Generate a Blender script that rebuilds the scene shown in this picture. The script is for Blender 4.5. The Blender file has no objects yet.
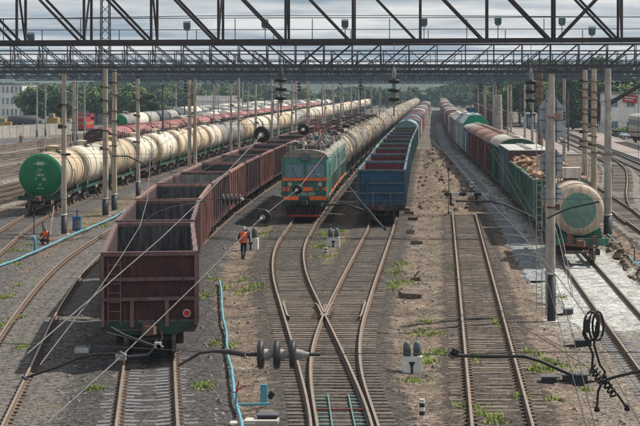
import bpy, math, random
import numpy as np
from mathutils import Vector, Matrix
random.seed(7)
R = math.radians
C = bpy.context.scene.collection
scene = bpy.context.scene

# ------------------------------------------------------------------ camera
CAM_H, FPX, VX, VY = 8.85, 1800.0, 441.0, 87.0
cd = bpy.data.cameras.new('camera')
cam = bpy.data.objects.new('camera', cd); C.objects.link(cam)
cam.location = (0, 0, CAM_H); cam.rotation_euler = (R(90), 0, 0)
cd.sensor_width = 36; cd.lens = 36 * FPX / 640
cd.shift_x = -(VX - 320) / 640; cd.shift_y = -(213 - VY) / 640
cd.clip_start = 0.5; cd.clip_end = 12000
scene.camera = cam

# ------------------------------------------------------------------ sky and sun
SUN = Vector((2.2, 1.3, 3.3)).normalized()
EL = math.asin(SUN.z); AZ = math.atan2(SUN.x, SUN.y)
w = bpy.data.worlds.new('World'); scene.world = w; w.use_nodes = True
nt = w.node_tree; nt.nodes.clear()
def nd(t, ty, **k):
    n = t.nodes.new(ty)
    for a, b in k.items(): setattr(n, a, b)
    return n
out = nd(nt, 'ShaderNodeOutputWorld'); mx = nd(nt, 'ShaderNodeMixShader')
sky = nd(nt, 'ShaderNodeTexSky', sky_type='NISHITA', sun_disc=False)
sky.sun_elevation = EL; sky.sun_rotation = AZ; sky.air_density = 1.2; sky.dust_density = 2.0
b1 = nd(nt, 'ShaderNodeBackground'); b1.inputs[1].default_value = 0.06
b2 = nd(nt, 'ShaderNodeBackground'); b2.inputs[1].default_value = 0.86
nt.links.new(sky.outputs[0], b1.inputs[0])
tc = nd(nt, 'ShaderNodeTexCoord'); sp = nd(nt, 'ShaderNodeSeparateXYZ')
nt.links.new(tc.outputs['Generated'], sp.inputs[0])
def mth(t, op, a, b=None, clamp=False):
    n = nd(t, 'ShaderNodeMath', operation=op); n.use_clamp = clamp
    for i, v in enumerate((a, b)):
        if v is None: continue
        if isinstance(v, (int, float)): n.inputs[i].default_value = v
        else: t.links.new(v, n.inputs[i])
    return n.outputs[0]
zz = mth(nt, 'ADD', mth(nt, 'MAXIMUM', sp.outputs[2], 0.0), 0.045)
cx = mth(nt, 'DIVIDE', sp.outputs[0], zz); cy = mth(nt, 'DIVIDE', sp.outputs[1], zz)
cb = nd(nt, 'ShaderNodeCombineXYZ'); nt.links.new(cx, cb.inputs[0]); nt.links.new(cy, cb.inputs[1])
n1 = nd(nt, 'ShaderNodeTexNoise'); n1.inputs['Scale'].default_value = 0.55; n1.inputs['Detail'].default_value = 8; n1.inputs['Roughness'].default_value = 0.58
nt.links.new(cb.outputs[0], n1.inputs['Vector'])
r1 = nd(nt, 'ShaderNodeValToRGB'); r1.color_ramp.elements[0].position = 0.38; r1.color_ramp.elements[1].position = 0.60
r1.color_ramp.elements[0].color = (0.25, 0.335, 0.43, 1); r1.color_ramp.elements[1].color = (0.88, 0.88, 0.87, 1)
nt.links.new(n1.outputs[0], r1.inputs[0]); nt.links.new(r1.outputs[0], b2.inputs[0])
mx.inputs[0].default_value = 0.80
nt.links.new(b1.outputs[0], mx.inputs[1]); nt.links.new(b2.outputs[0], mx.inputs[2]); nt.links.new(mx.outputs[0], out.inputs[0])
sd = bpy.data.lights.new('sun', 'SUN'); sd.energy = 5.0; sd.angle = R(0.8); sd.color = (1.0, 0.95, 0.86)
so = bpy.data.objects.new('sun', sd); C.objects.link(so)
so.rotation_euler = (-SUN).to_track_quat('-Z', 'Y').to_euler()
scene.view_settings.view_transform = 'Standard'; scene.view_settings.look = 'None'
scene.view_settings.exposure = 0.32; scene.view_settings.gamma = 1
scene.render.engine = 'CYCLES'
scene.cycles.max_bounces = 5; scene.cycles.diffuse_bounces = 3; scene.cycles.volume_bounces = 0
scene.cycles.use_denoising = True

# ------------------------------------------------------------------ helpers
def site(px, py, z=0.0):
    """point at height z seen at the photo pixel (px,py); z is measured from the rail head"""
    k = (CAM_H - z) / (py - VY); return Vector(((px - VX) * k, FPX * k, z))
def at(px, py, Y):
    return Vector(((px - VX) * Y / FPX, Y, CAM_H - (py - VY) * Y / FPX))

class MB:
    def __init__(s): s.v = []; s.f = []; s.m = []; s.s = []; s.cur = 0
    def add(s, vs, fs, smooth=False):
        o = len(s.v); s.v += [tuple(v) for v in vs]
        for f in fs: s.f.append([i + o for i in f]); s.m.append(s.cur); s.s.append(smooth)
        return s
    def box(s, cx, cy, cz, sx, sy, sz, rz=0, rx=0, ry=0, top=1.0):
        x, y, z = sx / 2, sy / 2, sz / 2; t = top
        vs = [(-x, -y, -z), (x, -y, -z), (x, y, -z), (-x, y, -z), (-x * t, -y * t, z), (x * t, -y * t, z), (x * t, y * t, z), (-x * t, y * t, z)]
        if rz or rx or ry:
            M = Matrix.Rotation(rz, 3, 'Z') @ Matrix.Rotation(ry, 3, 'Y') @ Matrix.Rotation(rx, 3, 'X'); vs = [M @ Vector(v) for v in vs]
        return s.add([(v[0] + cx, v[1] + cy, v[2] + cz) for v in vs], [(0, 3, 2, 1), (4, 5, 6, 7), (0, 1, 5, 4), (1, 2, 6, 5), (2, 3, 7, 6), (3, 0, 4, 7)])
    def bar(s, a, b, wx, wy=None, up=(0, 0, 1)):
        a, b = Vector(a), Vector(b); d = (b - a); wy = wy or wx
        if d.length < 1e-6: return s
        d.normalize(); u = Vector(up)
        if abs(d.dot(u)) > .98: u = Vector((0, 1, 0))
        x = d.cross(u).normalized() * wx / 2; y = x.normalized().cross(d).normalized() * wy / 2
        vs = [a - x - y, a + x - y, a + x + y, a - x + y, b - x - y, b + x - y, b + x + y, b - x + y]
        return s.add(vs, [(0, 3, 2, 1), (4, 5, 6, 7), (0, 1, 5, 4), (1, 2, 6, 5), (2, 3, 7, 6), (3, 0, 4, 7)])
    def cyl(s, a, b, r0, r1=None, n=12, caps=True):
        a, b = Vector(a), Vector(b); r1 = r0 if r1 is None else r1
        d = (b - a).normalized(); u = Vector((0, 0, 1)) if abs(d.z) < .9 else Vector((1, 0, 0))
        x = d.cross(u).normalized(); y = x.cross(d)
        vs = []
        for p, r in ((a, r0), (b, r1)):
            for i in range(n):
                t = 2 * math.pi * i / n; vs.append(p + x * r * math.cos(t) + y * r * math.sin(t))
        s.add(vs, [(i, (i + 1) % n, n + (i + 1) % n, n + i) for i in range(n)], True)
        if caps: s.add(vs, [tuple(range(n))[::-1], tuple(range(n, 2 * n))])
        return s
    def tube(s, pts, r, n=6):
        pts = [Vector(p) for p in pts]; vs = []; m = len(pts)
        for k, p in enumerate(pts):
            d = (pts[min(k + 1, m - 1)] - pts[max(k - 1, 0)]).normalized()
            u = Vector((0, 0, 1)) if abs(d.z) < .9 else Vector((1, 0, 0))
            x = d.cross(u).normalized(); y = x.cross(d); rr = r[k] if isinstance(r, (list, tuple)) else r
            for i in range(n):
                t = 2 * math.pi * i / n; vs.append(p + x * rr * math.cos(t) + y * rr * math.sin(t))
        fs = [(k * n + i, k * n + (i + 1) % n, (k + 1) * n + (i + 1) % n, (k + 1) * n + i) for k in range(m - 1) for i in range(n)]
        s.add(vs, fs, True); s.add(vs, [tuple(range(n))[::-1], tuple(range((m - 1) * n, m * n))]); return s
    def lathe(s, o, ax, prof, n=16, smooth=True):
        """prof: list of (distance along axis, radius)"""
        o = Vector(o); d = Vector(ax).normalized(); u = Vector((0, 0, 1)) if abs(d.z) < .9 else Vector((1, 0, 0))
        x = d.cross(u).normalized(); y = x.cross(d); vs = []
        for h, r in prof:
            for i in range(n):
                t = 2 * math.pi * i / n; vs.append(o + d * h + x * r * math.cos(t) + y * r * math.sin(t))
        m = len(prof)
        s.add(vs, [(k * n + i, k * n + (i + 1) % n, (k + 1) * n + (i + 1) % n, (k + 1) * n + i) for k in range(m - 1) for i in range(n)], smooth)
        if prof[0][1] > 1e-3: s.add(vs, [tuple(range(n))[::-1]])
        if prof[-1][1] > 1e-3: s.add(vs, [tuple(range((m - 1) * n, m * n))])
        return s
    def mesh(s, name, mats):
        me = bpy.data.meshes.new(name); me.from_pydata([tuple(v) for v in s.v], [], s.f)
        for m in (mats if isinstance(mats, (list, tuple)) else [mats]): me.materials.append(m)
        me.polygons.foreach_set('material_index', s.m); me.polygons.foreach_set('use_smooth', s.s); me.update(); return me
    def build(s, name, mats, parent=None, loc=None):
        o = bpy.data.objects.new(name, s.mesh(name, mats)); C.objects.link(o)
        if parent is not None: o.parent = parent
        if loc is not None: o.location = loc
        return o
def inst(name, me, parent=None, loc=None, rz=0, sc=None):
    o = bpy.data.objects.new(name, me); C.objects.link(o)
    if parent is not None: o.parent = parent
    if loc is not None: o.location = loc
    if rz: o.rotation_euler = (0, 0, rz)
    if sc: o.scale = sc
    return o
def tag(o, label=None, cat=None, group=None, kind=None):
    if label: o['label'] = label
    if cat: o['category'] = cat
    if group: o['group'] = group
    if kind: o['kind'] = kind
    return o
def thing(name, label, cat, loc=(0, 0, 0), rz=0, group=None):
    o = bpy.data.objects.new(name, None); C.objects.link(o); o.location = loc; o.rotation_euler = (0, 0, rz)
    return tag(o, label, cat, group)
def struct(o): o['kind'] = 'structure'; return o
def stuff(o): o['kind'] = 'stuff'; return o
KIDS = {}
def copy_tree(src, parent=None):
    c = src.copy(); C.objects.link(c)
    if parent is not None: c.parent = parent
    for ch in src.children: copy_tree(ch, c)
    return c
ONES = ['', 'first', 'second', 'third', 'fourth', 'fifth', 'sixth', 'seventh', 'eighth', 'ninth', 'tenth', 'eleventh', 'twelfth', 'thirteenth', 'fourteenth', 'fifteenth', 'sixteenth', 'seventeenth', 'eighteenth', 'nineteenth']
TENS = ['', '', 'twent', 'thirt', 'fort', 'fift', 'sixt']
def ordw(n):
    if n < 20: return ONES[n]
    return TENS[n // 10] + ('ieth' if n % 10 == 0 else 'y-' + ONES[n % 10])

# ------------------------------------------------------------------ materials
def mat(name, col, col2=None, scale=1.5, rough=.8, metal=0.0, bump=0.0, bscale=25, dirt=None, damt=.5, streak=False, dlo=.43, rnd=0.0, coord='Object', spec=.3, emit=None):
    m = bpy.data.materials.new(name); m.use_nodes = True; t = m.node_tree; p = t.nodes['Principled BSDF']
    p.inputs['Roughness'].default_value = rough; p.inputs['Metallic'].default_value = metal
    p.inputs['Specular IOR Level'].default_value = spec
    tcn = nd(t, 'ShaderNodeTexCoord'); co = tcn.outputs['Object']
    if coord == 'World': co = nd(t, 'ShaderNodeNewGeometry').outputs['Position']
    oi = nd(t, 'ShaderNodeObjectInfo')
    off = nd(t, 'ShaderNodeVectorMath', operation='ADD'); t.links.new(co, off.inputs[0])
    if coord != 'World':
        sc = nd(t, 'ShaderNodeVectorMath', operation='SCALE'); sc.inputs[0].default_value = (37, 11, 53); t.links.new(oi.outputs['Random'], sc.inputs['Scale']); t.links.new(sc.outputs[0], off.inputs[1])
    co = off.outputs[0]
    def noise(sca, det=5, v=co, ro=.6):
        n = nd(t, 'ShaderNodeTexNoise'); n.inputs['Scale'].default_value = sca; n.inputs['Detail'].default_value = det; n.inputs['Roughness'].default_value = ro
        t.links.new(v, n.inputs['Vector']); return n.outputs[0]
    def ramp(f, a, b):
        r = nd(t, 'ShaderNodeMapRange'); r.inputs[1].default_value = a; r.inputs[2].default_value = b; t.links.new(f, r.inputs[0]); return r.outputs[0]
    def mix(f, a, b, mode='MIX'):
        n = nd(t, 'ShaderNodeMix', data_type='RGBA', blend_type=mode)
        for i, v in ((0, f), (6, a), (7, b)):
            if isinstance(v, (int, float)): n.inputs[i].default_value = v
            elif isinstance(v, tuple): n.inputs[i].default_value = (*v, 1)
            else: t.links.new(v, n.inputs[i])
        return n.outputs[2]
    c = mix(ramp(noise(scale), .38, .62), col, col2 or tuple(x * .75 for x in col))
    if dirt:
        v = co
        if streak:
            mp = nd(t, 'ShaderNodeMapping'); mp.inputs['Scale'].default_value = (4, 4, .5); t.links.new(co, mp.inputs[0]); v = mp.outputs[0]
        c = mix(mth(t, 'MULTIPLY', ramp(noise(scale * (1.3 if streak else 2.5), 7, v, .7), dlo, dlo + .2), damt), c, dirt)
        if streak: c = mix(mth(t, 'MULTIPLY', ramp(noise(scale * 11, 4, co, .75), .60, .66), .55), c, tuple(min(1, x * 1.5 + .03) for x in dirt))
    if rnd:
        h = nd(t, 'ShaderNodeHueSaturation'); t.links.new(c, h.inputs['Color'])
        t.links.new(mth(t, 'ADD', mth(t, 'MULTIPLY', oi.outputs['Random'], rnd * 2), 1 - rnd), h.inputs['Value']); c = h.outputs[0]
    t.links.new(c, p.inputs['Base Color'])
    if bump:
        b = nd(t, 'ShaderNodeBump'); b.inputs['Strength'].default_value = bump; b.inputs['Distance'].default_value = .05
        t.links.new(noise(bscale, 4), b.inputs['Height']); t.links.new(b.outputs[0], p.inputs['Normal'])
    if emit: p.inputs['Emission Color'].default_value = (*emit[0], 1); p.inputs['Emission Strength'].default_value = emit[1]
    m['n'] = 1
    return m

def ground_mat(name, a, b, c, dark, stone=9.0, patch=.12, samt=.55, bstr=.7, damt=.8, green=None, zone=False):
    """loose ground: two broad tones, a fine mix of stones and dark oily patches"""
    m = bpy.data.materials.new(name); m.use_nodes = True; t = m.node_tree; p = t.nodes['Principled BSDF']
    p.inputs['Roughness'].default_value = .95; p.inputs['Specular IOR Level'].default_value = .15
    g = nd(t, 'ShaderNodeNewGeometry'); pos = g.outputs['Position']
    def noise(sca, det=5, ro=.6):
        n = nd(t, 'ShaderNodeTexNoise'); n.inputs['Scale'].default_value = sca; n.inputs['Detail'].default_value = det; n.inputs['Roughness'].default_value = ro
        t.links.new(pos, n.inputs['Vector']); return n.outputs[0]
    def ramp(f, x, y, lo=0, hi=1):
        r = nd(t, 'ShaderNodeMapRange'); r.inputs[1].default_value = x; r.inputs[2].default_value = y; r.inputs[3].default_value = lo; r.inputs[4].default_value = hi; t.links.new(f, r.inputs[0]); return r.outputs[0]
    def mix(f, x, y, mode='MIX'):
        n = nd(t, 'ShaderNodeMix', data_type='RGBA', blend_type=mode)
        for i, v in ((0, f), (6, x), (7, y)):
            if isinstance(v, (int, float)): n.inputs[i].default_value = v
            elif isinstance(v, tuple): n.inputs[i].default_value = (*v, 1)
            else: t.links.new(v, n.inputs[i])
        return n.outputs[2]
    col = mix(ramp(noise(patch * 3, 8, .65), .4, .6), a, b)
    col = mix(mth(t, 'MULTIPLY', ramp(noise(.9, 6, .7), .5, .66), .7), col, c)
    col = mix(mth(t, 'MULTIPLY', ramp(noise(patch * 2.3, 9, .75), .52, .64), damt), col, dark)
    if zone:
        at_ = nd(t, 'ShaderNodeAttribute'); at_.attribute_name = 'tone'
        ww = mth(t, 'ADD', at_.outputs['Alpha'], mth(t, 'MULTIPLY', mth(t, 'SUBTRACT', noise(1.6, 8, .72), .5), 2.6))
        tone = mix(ramp(noise(2.3, 6, .7), .38, .62), at_.outputs['Color'], mix(.14, at_.outputs['Color'], (.20, .165, .135)))
        col = mix(ramp(ww, .35, .65), col, tone)
    vo = nd(t, 'ShaderNodeTexVoronoi'); vo.inputs['Scale'].default_value = stone; t.links.new(pos, vo.inputs['Vector'])
    vr = nd(t, 'ShaderNodeSeparateColor'); t.links.new(vo.outputs['Color'], vr.inputs[0])
    sv = ramp(vr.outputs[0], 0, 1, 1 - samt, 1 + samt)
    hs = nd(t, 'ShaderNodeHueSaturation'); t.links.new(col, hs.inputs['Color']); t.links.new(sv, hs.inputs['Value'])
    col = hs.outputs[0]
    if green: col = mix(mth(t, 'MULTIPLY', ramp(noise(.35, 6, .7), .58, .68), .45), col, green)
    t.links.new(col, p.inputs['Base Color'])
    bp = nd(t, 'ShaderNodeBump'); bp.inputs['Strength'].default_value = bstr; bp.inputs['Distance'].default_value = .05
    hh = mth(t, 'ADD', mth(t, 'MULTIPLY', vo.outputs['Distance'], -1.0), mth(t, 'MULTIPLY', noise(3, 6, .7), 1.5))
    t.links.new(hh, bp.inputs['Height']); t.links.new(bp.outputs[0], p.inputs['Normal'])
    return m

M = {}
M['soil'] = ground_mat('soil', (.175, .132, .098), (.11, .084, .065), (.22, .185, .15), (.045, .038, .034), 13, .16, .75, .9, .75, (.15, .15, .07), True)
M['mound'] = ground_mat('mound_soil', (.145, .108, .08), (.19, .146, .11), (.095, .065, .047), (.05, .04, .034), 9, .34, .7, 1.0, .95)
M['cinder'] = ground_mat('cinder', (.075, .072, .073), (.115, .108, .105), (.16, .15, .14), (.045, .043, .044), 12, .2)
M['oily'] = ground_mat('oily_ballast', (.085, .072, .064), (.055, .05, .048), (.13, .112, .095), (.032, .03, .03), 12, .3)
M['ballast'] = ground_mat('ballast', (.19, .168, .145), (.14, .125, .112), (.25, .23, .20), (.08, .072, .066), 12, .3)
M['dirtbed'] = ground_mat('dirt_filled_ballast', (.13, .10, .082), (.085, .07, .062), (.19, .155, .125), (.05, .043, .04), 11, .3)
M['white_gravel'] = ground_mat('fresh_gravel', (.38, .38, .36), (.31, .308, .29), (.45, .445, .42), (.20, .195, .185), 10, .35, .55)
M['greygravel'] = ground_mat('grey_gravel', (.22, .23, .24), (.17, .178, .188), (.28, .285, .29), (.10, .10, .105), 9, .3, .6)
M['farground'] = ground_mat('far_ground', (.15, .13, .105), (.10, .092, .08), (.17, .145, .12), (.06, .058, .052), 3, .03, .4, .4, .8, (.07, .10, .035))
M['rail'] = mat('rail_steel', (.33, .28, .23), (.23, .185, .145), 6, .5, .35, dirt=(.16, .105, .07), damt=.5)
M['railside'] = mat('rail_rust', (.11, .072, .05), (.16, .11, .08), 6, .85)
M['wood'] = mat('sleeper_wood', (.10, .078, .064), (.05, .041, .036), 4, .9, bump=.4, bscale=12, dirt=(.19, .16, .135), damt=.5, rnd=.35)
M['wood_old'] = mat('sleeper_wood_old', (.13, .098, .078), (.07, .055, .046), 4, .9, bump=.4, bscale=12, dirt=(.23, .18, .14), damt=.6, rnd=.35)
M['concsleeper'] = mat('sleeper_concrete', (.17, .172, .188), (.12, .12, .13), 3, .9, dirt=(.11, .085, .07), damt=.6, rnd=.15)
M['fasten'] = mat('fastening_rust', (.16, .10, .065), (.09, .06, .045), 8, .8)
M['conc'] = mat('pole_concrete', (.50, .43, .34), (.38, .32, .255), 1.2, .9, dirt=(.20, .155, .12), damt=.65, streak=True, bump=.2)
M['conc_grey'] = mat('pole_concrete_grey', (.45, .42, .37), (.33, .30, .27), 1.2, .9, dirt=(.17, .15, .13), damt=.6, streak=True, bump=.2)
M['black'] = mat('black_paint', (.018, .018, .02), (.03, .03, .032), 3, .55)
M['rubber'] = mat('black_rubber', (.012, .012, .013), (.02, .02, .02), 3, .6)
M['steel'] = mat('dark_structural_steel', (.034, .034, .042), (.05, .048, .052), 2, .6, dirt=(.085, .055, .042), damt=.4)
M['steelmid'] = mat('grey_structural_steel', (.06, .068, .08), (.09, .095, .105), 2, .6, dirt=(.10, .075, .06), damt=.4)
M['steelblue'] = mat('blue_grey_steel', (.035, .06, .09), (.05, .08, .11), 1, .6)
M['wire'] = mat('bright_wire', (.17, .165, .16), (.12, .115, .11), 5, .5, .3)
M['wiredark'] = mat('dark_wire', (.035, .035, .038), (.05, .05, .05), 5, .6)
M['glassdisc'] = mat('insulator_glaze', (.02, .022, .024), (.035, .038, .04), 3, .5, spec=.35)
M['porcelain'] = mat('insulator_cap', (.34, .34, .33), (.20, .20, .195), 9, .65, dirt=(.12, .10, .085), damt=.5)
M['white'] = mat('white_paint', (.72, .72, .70), (.58, .58, .56), 2, .6, dirt=(.25, .22, .19), damt=.35)
M['greypaint'] = mat('grey_blue_sheet', (.40, .47, .53), (.33, .40, .46), 1.0, .5, .2, dirt=(.15, .16, .17), damt=.35)
M['lamp'] = mat('lamp_housing', (.10, .12, .13), (.14, .16, .17), 6, .5)
M['orange'] = mat('hi_vis_orange', (.95, .16, .03), (.85, .12, .02), 4, .7)
M['jeans'] = mat('dark_blue_cloth', (.025, .035, .07), (.018, .022, .045), 6, .9)
M['darkcloth'] = mat('dark_cloth', (.02, .022, .028), (.03, .03, .035), 6, .9)
M['skin'] = mat('skin', (.45, .27, .19), (.4, .23, .16), 6, .6)
M['cyan'] = mat('sky_blue_paint', (.09, .32, .40), (.10, .25, .31), 2, .5, dirt=(.2, .25, .25), damt=.4)
M['teal'] = mat('teal_paint', (.12, .26, .24), (.08, .19, .175), 3, .6, dirt=(.1, .1, .09), damt=.5)
M['blue'] = mat('bright_blue_paint', (.025, .13, .27), (.02, .10, .22), 3, .5)
M['red'] = mat('red_paint', (.42, .03, .03), (.30, .025, .03), 2, .5)
M['yellow'] = mat('yellow_paint', (.42, .28, .07), (.30, .20, .06), 1, .6, dirt=(.15, .1, .06), damt=.5)
M['signalgrey'] = mat('signal_head_grey', (.11, .14, .145), (.08, .10, .105), 5, .5)
M['lens'] = mat('lens_glass', (.5, .52, .5), (.4, .42, .4), 5, .15, spec=.7)
M['glass'] = mat('window_glass', (.05, .13, .17), (.08, .17, .21), 3, .15, spec=.8)
M['darkgap'] = mat('dark_underside', (.012, .012, .012), (.02, .018, .016), 3, .9)  # near-black base colour of frames, pilot, saddles and equipment boxes
M['bogie'] = mat('bogie_grime', (.032, .028, .026), (.06, .045, .036), 3, .85, dirt=(.11, .07, .05), damt=.4)
M['wheel'] = mat('wheel_steel', (.24, .20, .17), (.12, .09, .075), 5, .6, .3)
M['coupler'] = mat('coupler_rust', (.17, .09, .068), (.09, .05, .04), 5, .85)
def paint(name, a, b, dirt=(.05, .035, .03), damt=.6, rough=.65, **k): 
    M[name] = mat(name, a, b, 1.1, rough, dirt=dirt, damt=min(1, damt * 1.2), streak=True, rnd=k.pop('rnd', .2), bump=.35, bscale=3.5, **k)
paint('maroon', (.10, .03, .028), (.055, .018, .02), (.035, .017, .016), .8)
paint('maroon_rim', (.20, .125, .12), (.14, .085, .085), (.09, .05, .045))
paint('redbrown', (.27, .10, .075), (.20, .07, .055), (.08, .035, .03))
paint('redbrown_rim', (.38, .22, .18), (.29, .16, .135))
paint('brick', (.26, .10, .085), (.19, .07, .06), (.10, .04, .035))
paint('plum', (.11, .055, .06), (.075, .04, .045), (.035, .022, .025))
paint('wagonblue', (.022, .09, .16), (.017, .068, .12), (.012, .04, .075), .5)
paint('wagonblue_rim', (.10, .17, .22), (.07, .12, .16))
paint('wagongreen', (.035, .125, .085), (.03, .09, .065), (.035, .04, .032), .75)
paint('wagongreen_rim', (.12, .24, .18), (.09, .18, .14))
paint('brightgreen', (.07, .18, .11), (.05, .13, .08), (.04, .08, .05))
paint('coal', (.024, .024, .028), (.05, .05, .054), (.15, .145, .14), .6)
paint('redlining', (.20, .045, .045), (.12, .03, .032), (.05, .02, .02))
paint('darklining', (.05, .03, .032), (.075, .045, .045), (.02, .015, .016))
paint('cream', (.60, .475, .33), (.52, .40, .275), (.27, .17, .10), .6)
paint('creamwhite', (.66, .60, .49), (.58, .52, .42), (.28, .20, .14), .55)
paint('tankgrey', (.34, .33, .31), (.26, .255, .24), (.12, .10, .09))
for nm_, ca_, cb_, cd_ in (('oldtank', (.48, .33, .20), (.56, .46, .33), (.04, .03, .026)), ('oldtank2', (.62, .58, .50), (.46, .40, .31), (.05, .035, .028)), ('oldtank3', (.15, .125, .10), (.25, .20, .155), (.03, .026, .024))):
    M[nm_] = mat(nm_, ca_, cb_, .55, .7, dirt=cd_, damt=.95, dlo=.39, rnd=.25, bump=.2, bscale=5)
M['worn_disc'] = mat('worn_green_disc', (.06, .17, .13), (.10, .215, .175), 2.2, .6, dirt=(.30, .30, .24), damt=.4)
paint('beigetank', (.52, .43, .34), (.45, .37, .29), (.24, .16, .11), .6)
paint('beamgreen', (.05, .20, .15), (.04, .15, .11), (.05, .05, .04))
paint('tankgreen', (.012, .165, .065), (.010, .14, .055), (.015, .085, .04), .35, .35)
paint('bandgreen', (.02, .20, .08), (.02, .16, .06))
paint('framegreen', (.02, .085, .055), (.015, .06, .04), (.04, .035, .03))
paint('loco', (.06, .20, .155), (.045, .155, .12), (.03, .07, .055), .5)
paint('locoside', (.19, .27, .225), (.14, .205, .175), (.05, .06, .05), .6)
paint('locoroof', (.34, .32, .27), (.24, .225, .19), (.07, .062, .055), .7)
paint('locoorange', (1.0, .21, .055), (.95, .18, .045), (.45, .09, .04), .3)
paint('hopper', (.40, .51, .51), (.33, .43, .44), (.25, .20, .15), .6)
paint('hoppergreen', (.01, .30, .165), (.01, .25, .135), (.02, .12, .07), .3)
paint('roofwhite', (.55, .53, .48), (.45, .43, .39), (.25, .17, .12), .7)
paint('rustroof', (.22, .13, .10), (.30, .19, .15), (.12, .07, .055), .7)
paint('boxred', (.17, .05, .045), (.12, .04, .04), (.06, .03, .03))
paint('boxbluegrey', (.16, .22, .26), (.12, .17, .21), (.07, .08, .09))
paint('boxwhite', (.50, .50, .47), (.4, .4, .38), (.25, .2, .17))
paint('tarp', (.17, .27, .29), (.13, .22, .24), (.10, .14, .15), .5)
paint('redroof', (.30, .11, .10), (.24, .085, .08), (.14, .06, .055))
paint('blacktank', (.045, .05, .055), (.07, .075, .08), (.12, .11, .10), .4)
M['scrap'] = mat('scrap_rust', (.34, .20, .115), (.20, .11, .07), 3, .9, bump=.5, bscale=8, dirt=(.45, .33, .23), damt=.6, rnd=.4)
M['pink'] = mat('platform_asphalt', (.27, .22, .20), (.23, .19, .17), .3, .9, coord='World', bump=.2)
M['kerb'] = mat('kerb_stone', (.45, .42, .38), (.36, .33, .30), 1, .9, coord='World')
M['plaster'] = mat('pale_plaster', (.78, .77, .74), (.68, .67, .64), .3, .9, dirt=(.4, .36, .32), damt=.4)
M['fencec'] = mat('fence_concrete', (.36, .34, .31), (.29, .27, .25), .6, .9, dirt=(.26, .22, .19), damt=.6, rnd=.12)
M['tealroof'] = mat('teal_roof', (.12, .25, .27), (.10, .21, .23), .5, .6)
M['greyroof'] = mat('grey_roof', (.16, .15, .15), (.12, .115, .115), .5, .8)
M['emu'] = mat('train_beige', (.42, .37, .34), (.36, .32, .30), .6, .5, dirt=(.25, .2, .18), damt=.4)
M['bark'] = mat('bark', (.07, .05, .038), (.11, .085, .07), 4, .95)
M['chalk'] = mat('chalk_spill', (.55, .55, .53), (.42, .42, .41), 5, .95)
def leafmat(name, a, b):
    m = mat(name, a, b, .8, .75, rnd=.0, dirt=tuple(x * .6 for x in a), damt=.6, coord='Object'); p = m.node_tree.nodes['Principled BSDF']
    try: p.inputs['Subsurface Weight'].default_value = 0
    except Exception: pass
    M[name] = m
leafmat('leaf', (.10, .155, .045), (.065, .115, .035))
leafmat('leaflight', (.16, .22, .06), (.11, .165, .05))
leafmat('leafdark', (.04, .072, .035), (.028, .055, .03))
leafmat('grassleaf', (.27, .33, .07), (.17, .22, .06))
M['ridge'] = mat('forest_ridge', (.03, .045, .03), (.045, .06, .035), .02, .95, coord='World', bump=0)

# ------------------------------------------------------------------ track alignments  (y = distance, x = offset, from the rail head)
def smooth(pts, win=9):
    ys = np.arange(pts[0][0], pts[-1][0] + .5, 1.0); xs = np.interp(ys, [p[0] for p in pts], [p[1] for p in pts])
    k = np.ones(win) / win
    for _ in range(2):
        xp = np.pad(xs, win // 2, mode='reflect', reflect_type='odd'); xs = np.convolve(xp, k, 'valid')
    return ys, xs
TR = {}
def deftrack(n, pts, win=9): TR[n] = smooth(pts, win)
deftrack('T1', [(20, 1.61), (128, 1.61)])
deftrack('T2', [(20, -3.5), (35, -5.8), (47, -7.68), (58.4, -9.47), (72, -11.5), (85, -13.0), (101, -14.4), (126, -15.4), (150, -15.9), (178, -16.2), (250, -16.35), (900, -16.4)])
deftrack('T3', [(20, -1.5), (35, -1.8), (47, -2.5), (51, -2.98), (58.6, -3.87), (68.7, -5.15), (74.8, -5.9), (83, -6.95), (92.6, -7.9), (101.5, -8.55), (118, -9.0), (130, -9.3), (155, -9.65), (192, -9.9), (900, -10.1)])
deftrack('T4', [(20, -.8), (35, -1.4), (47, -2.4), (51.6, -2.9), (56.5, -3.35), (62, -3.64), (68, -3.78), (81, -3.82), (113, -3.8), (130, -4.0), (180, -4.5), (254, -4.7), (900, -5.0)], 7)
deftrack('T0', [(20, -8), (40, -11.2), (51.4, -12.96), (59, -14.1), (68.7, -15.65), (83, -17.6), (95.4, -18.9), (114, -19.95), (150, -20.6), (400, -20.7)], 9)
deftrack('TL', [(40, -15.2), (60, -19), (80, -22.2), (100, -24.95), (110, -26.4), (118, -27.4), (126, -28.2), (133, -28.7), (150, -29.2), (180, -29.3), (218, -29.4), (900, -29.4)], 11)
deftrack('T5', [(20, 7.1), (47, 7.05), (90, 6.97), (104, 6.9), (140, 6.4), (180, 5.45), (205, 4.75), (228, 4.1), (264, 3.35), (350, 2.4), (455, 1.9), (600, 1.2), (900, .6)], 11)
deftrack('T6', [(60, 13.1), (900, 13.1)])
deftrack('T7', [(60, 12.9), (125, 12.9), (134, 13.2), (149, 14.5), (169, 16.7), (194, 19.2), (216, 20.4), (263, 21.0), (340, 21.2), (420, 21.2)], 11)
deftrack('T8', [(120, 22.6), (194, 22.2), (260, 22.9), (420, 24)], 11)
for i, x in enumerate((-35.5, -39, -44, -48, -53, -57, -62, -66)): deftrack('F%d' % i, [(90 if i < 2 else 120, x), (800, x)])
def tx(n, y): return float(np.interp(y, *TR[n]))
def tdir(n, y):
    a = (tx(n, y + 1.5) - tx(n, y - 1.5)) / 3.0; return math.atan2(-a, 1)   # rotation about z

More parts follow.
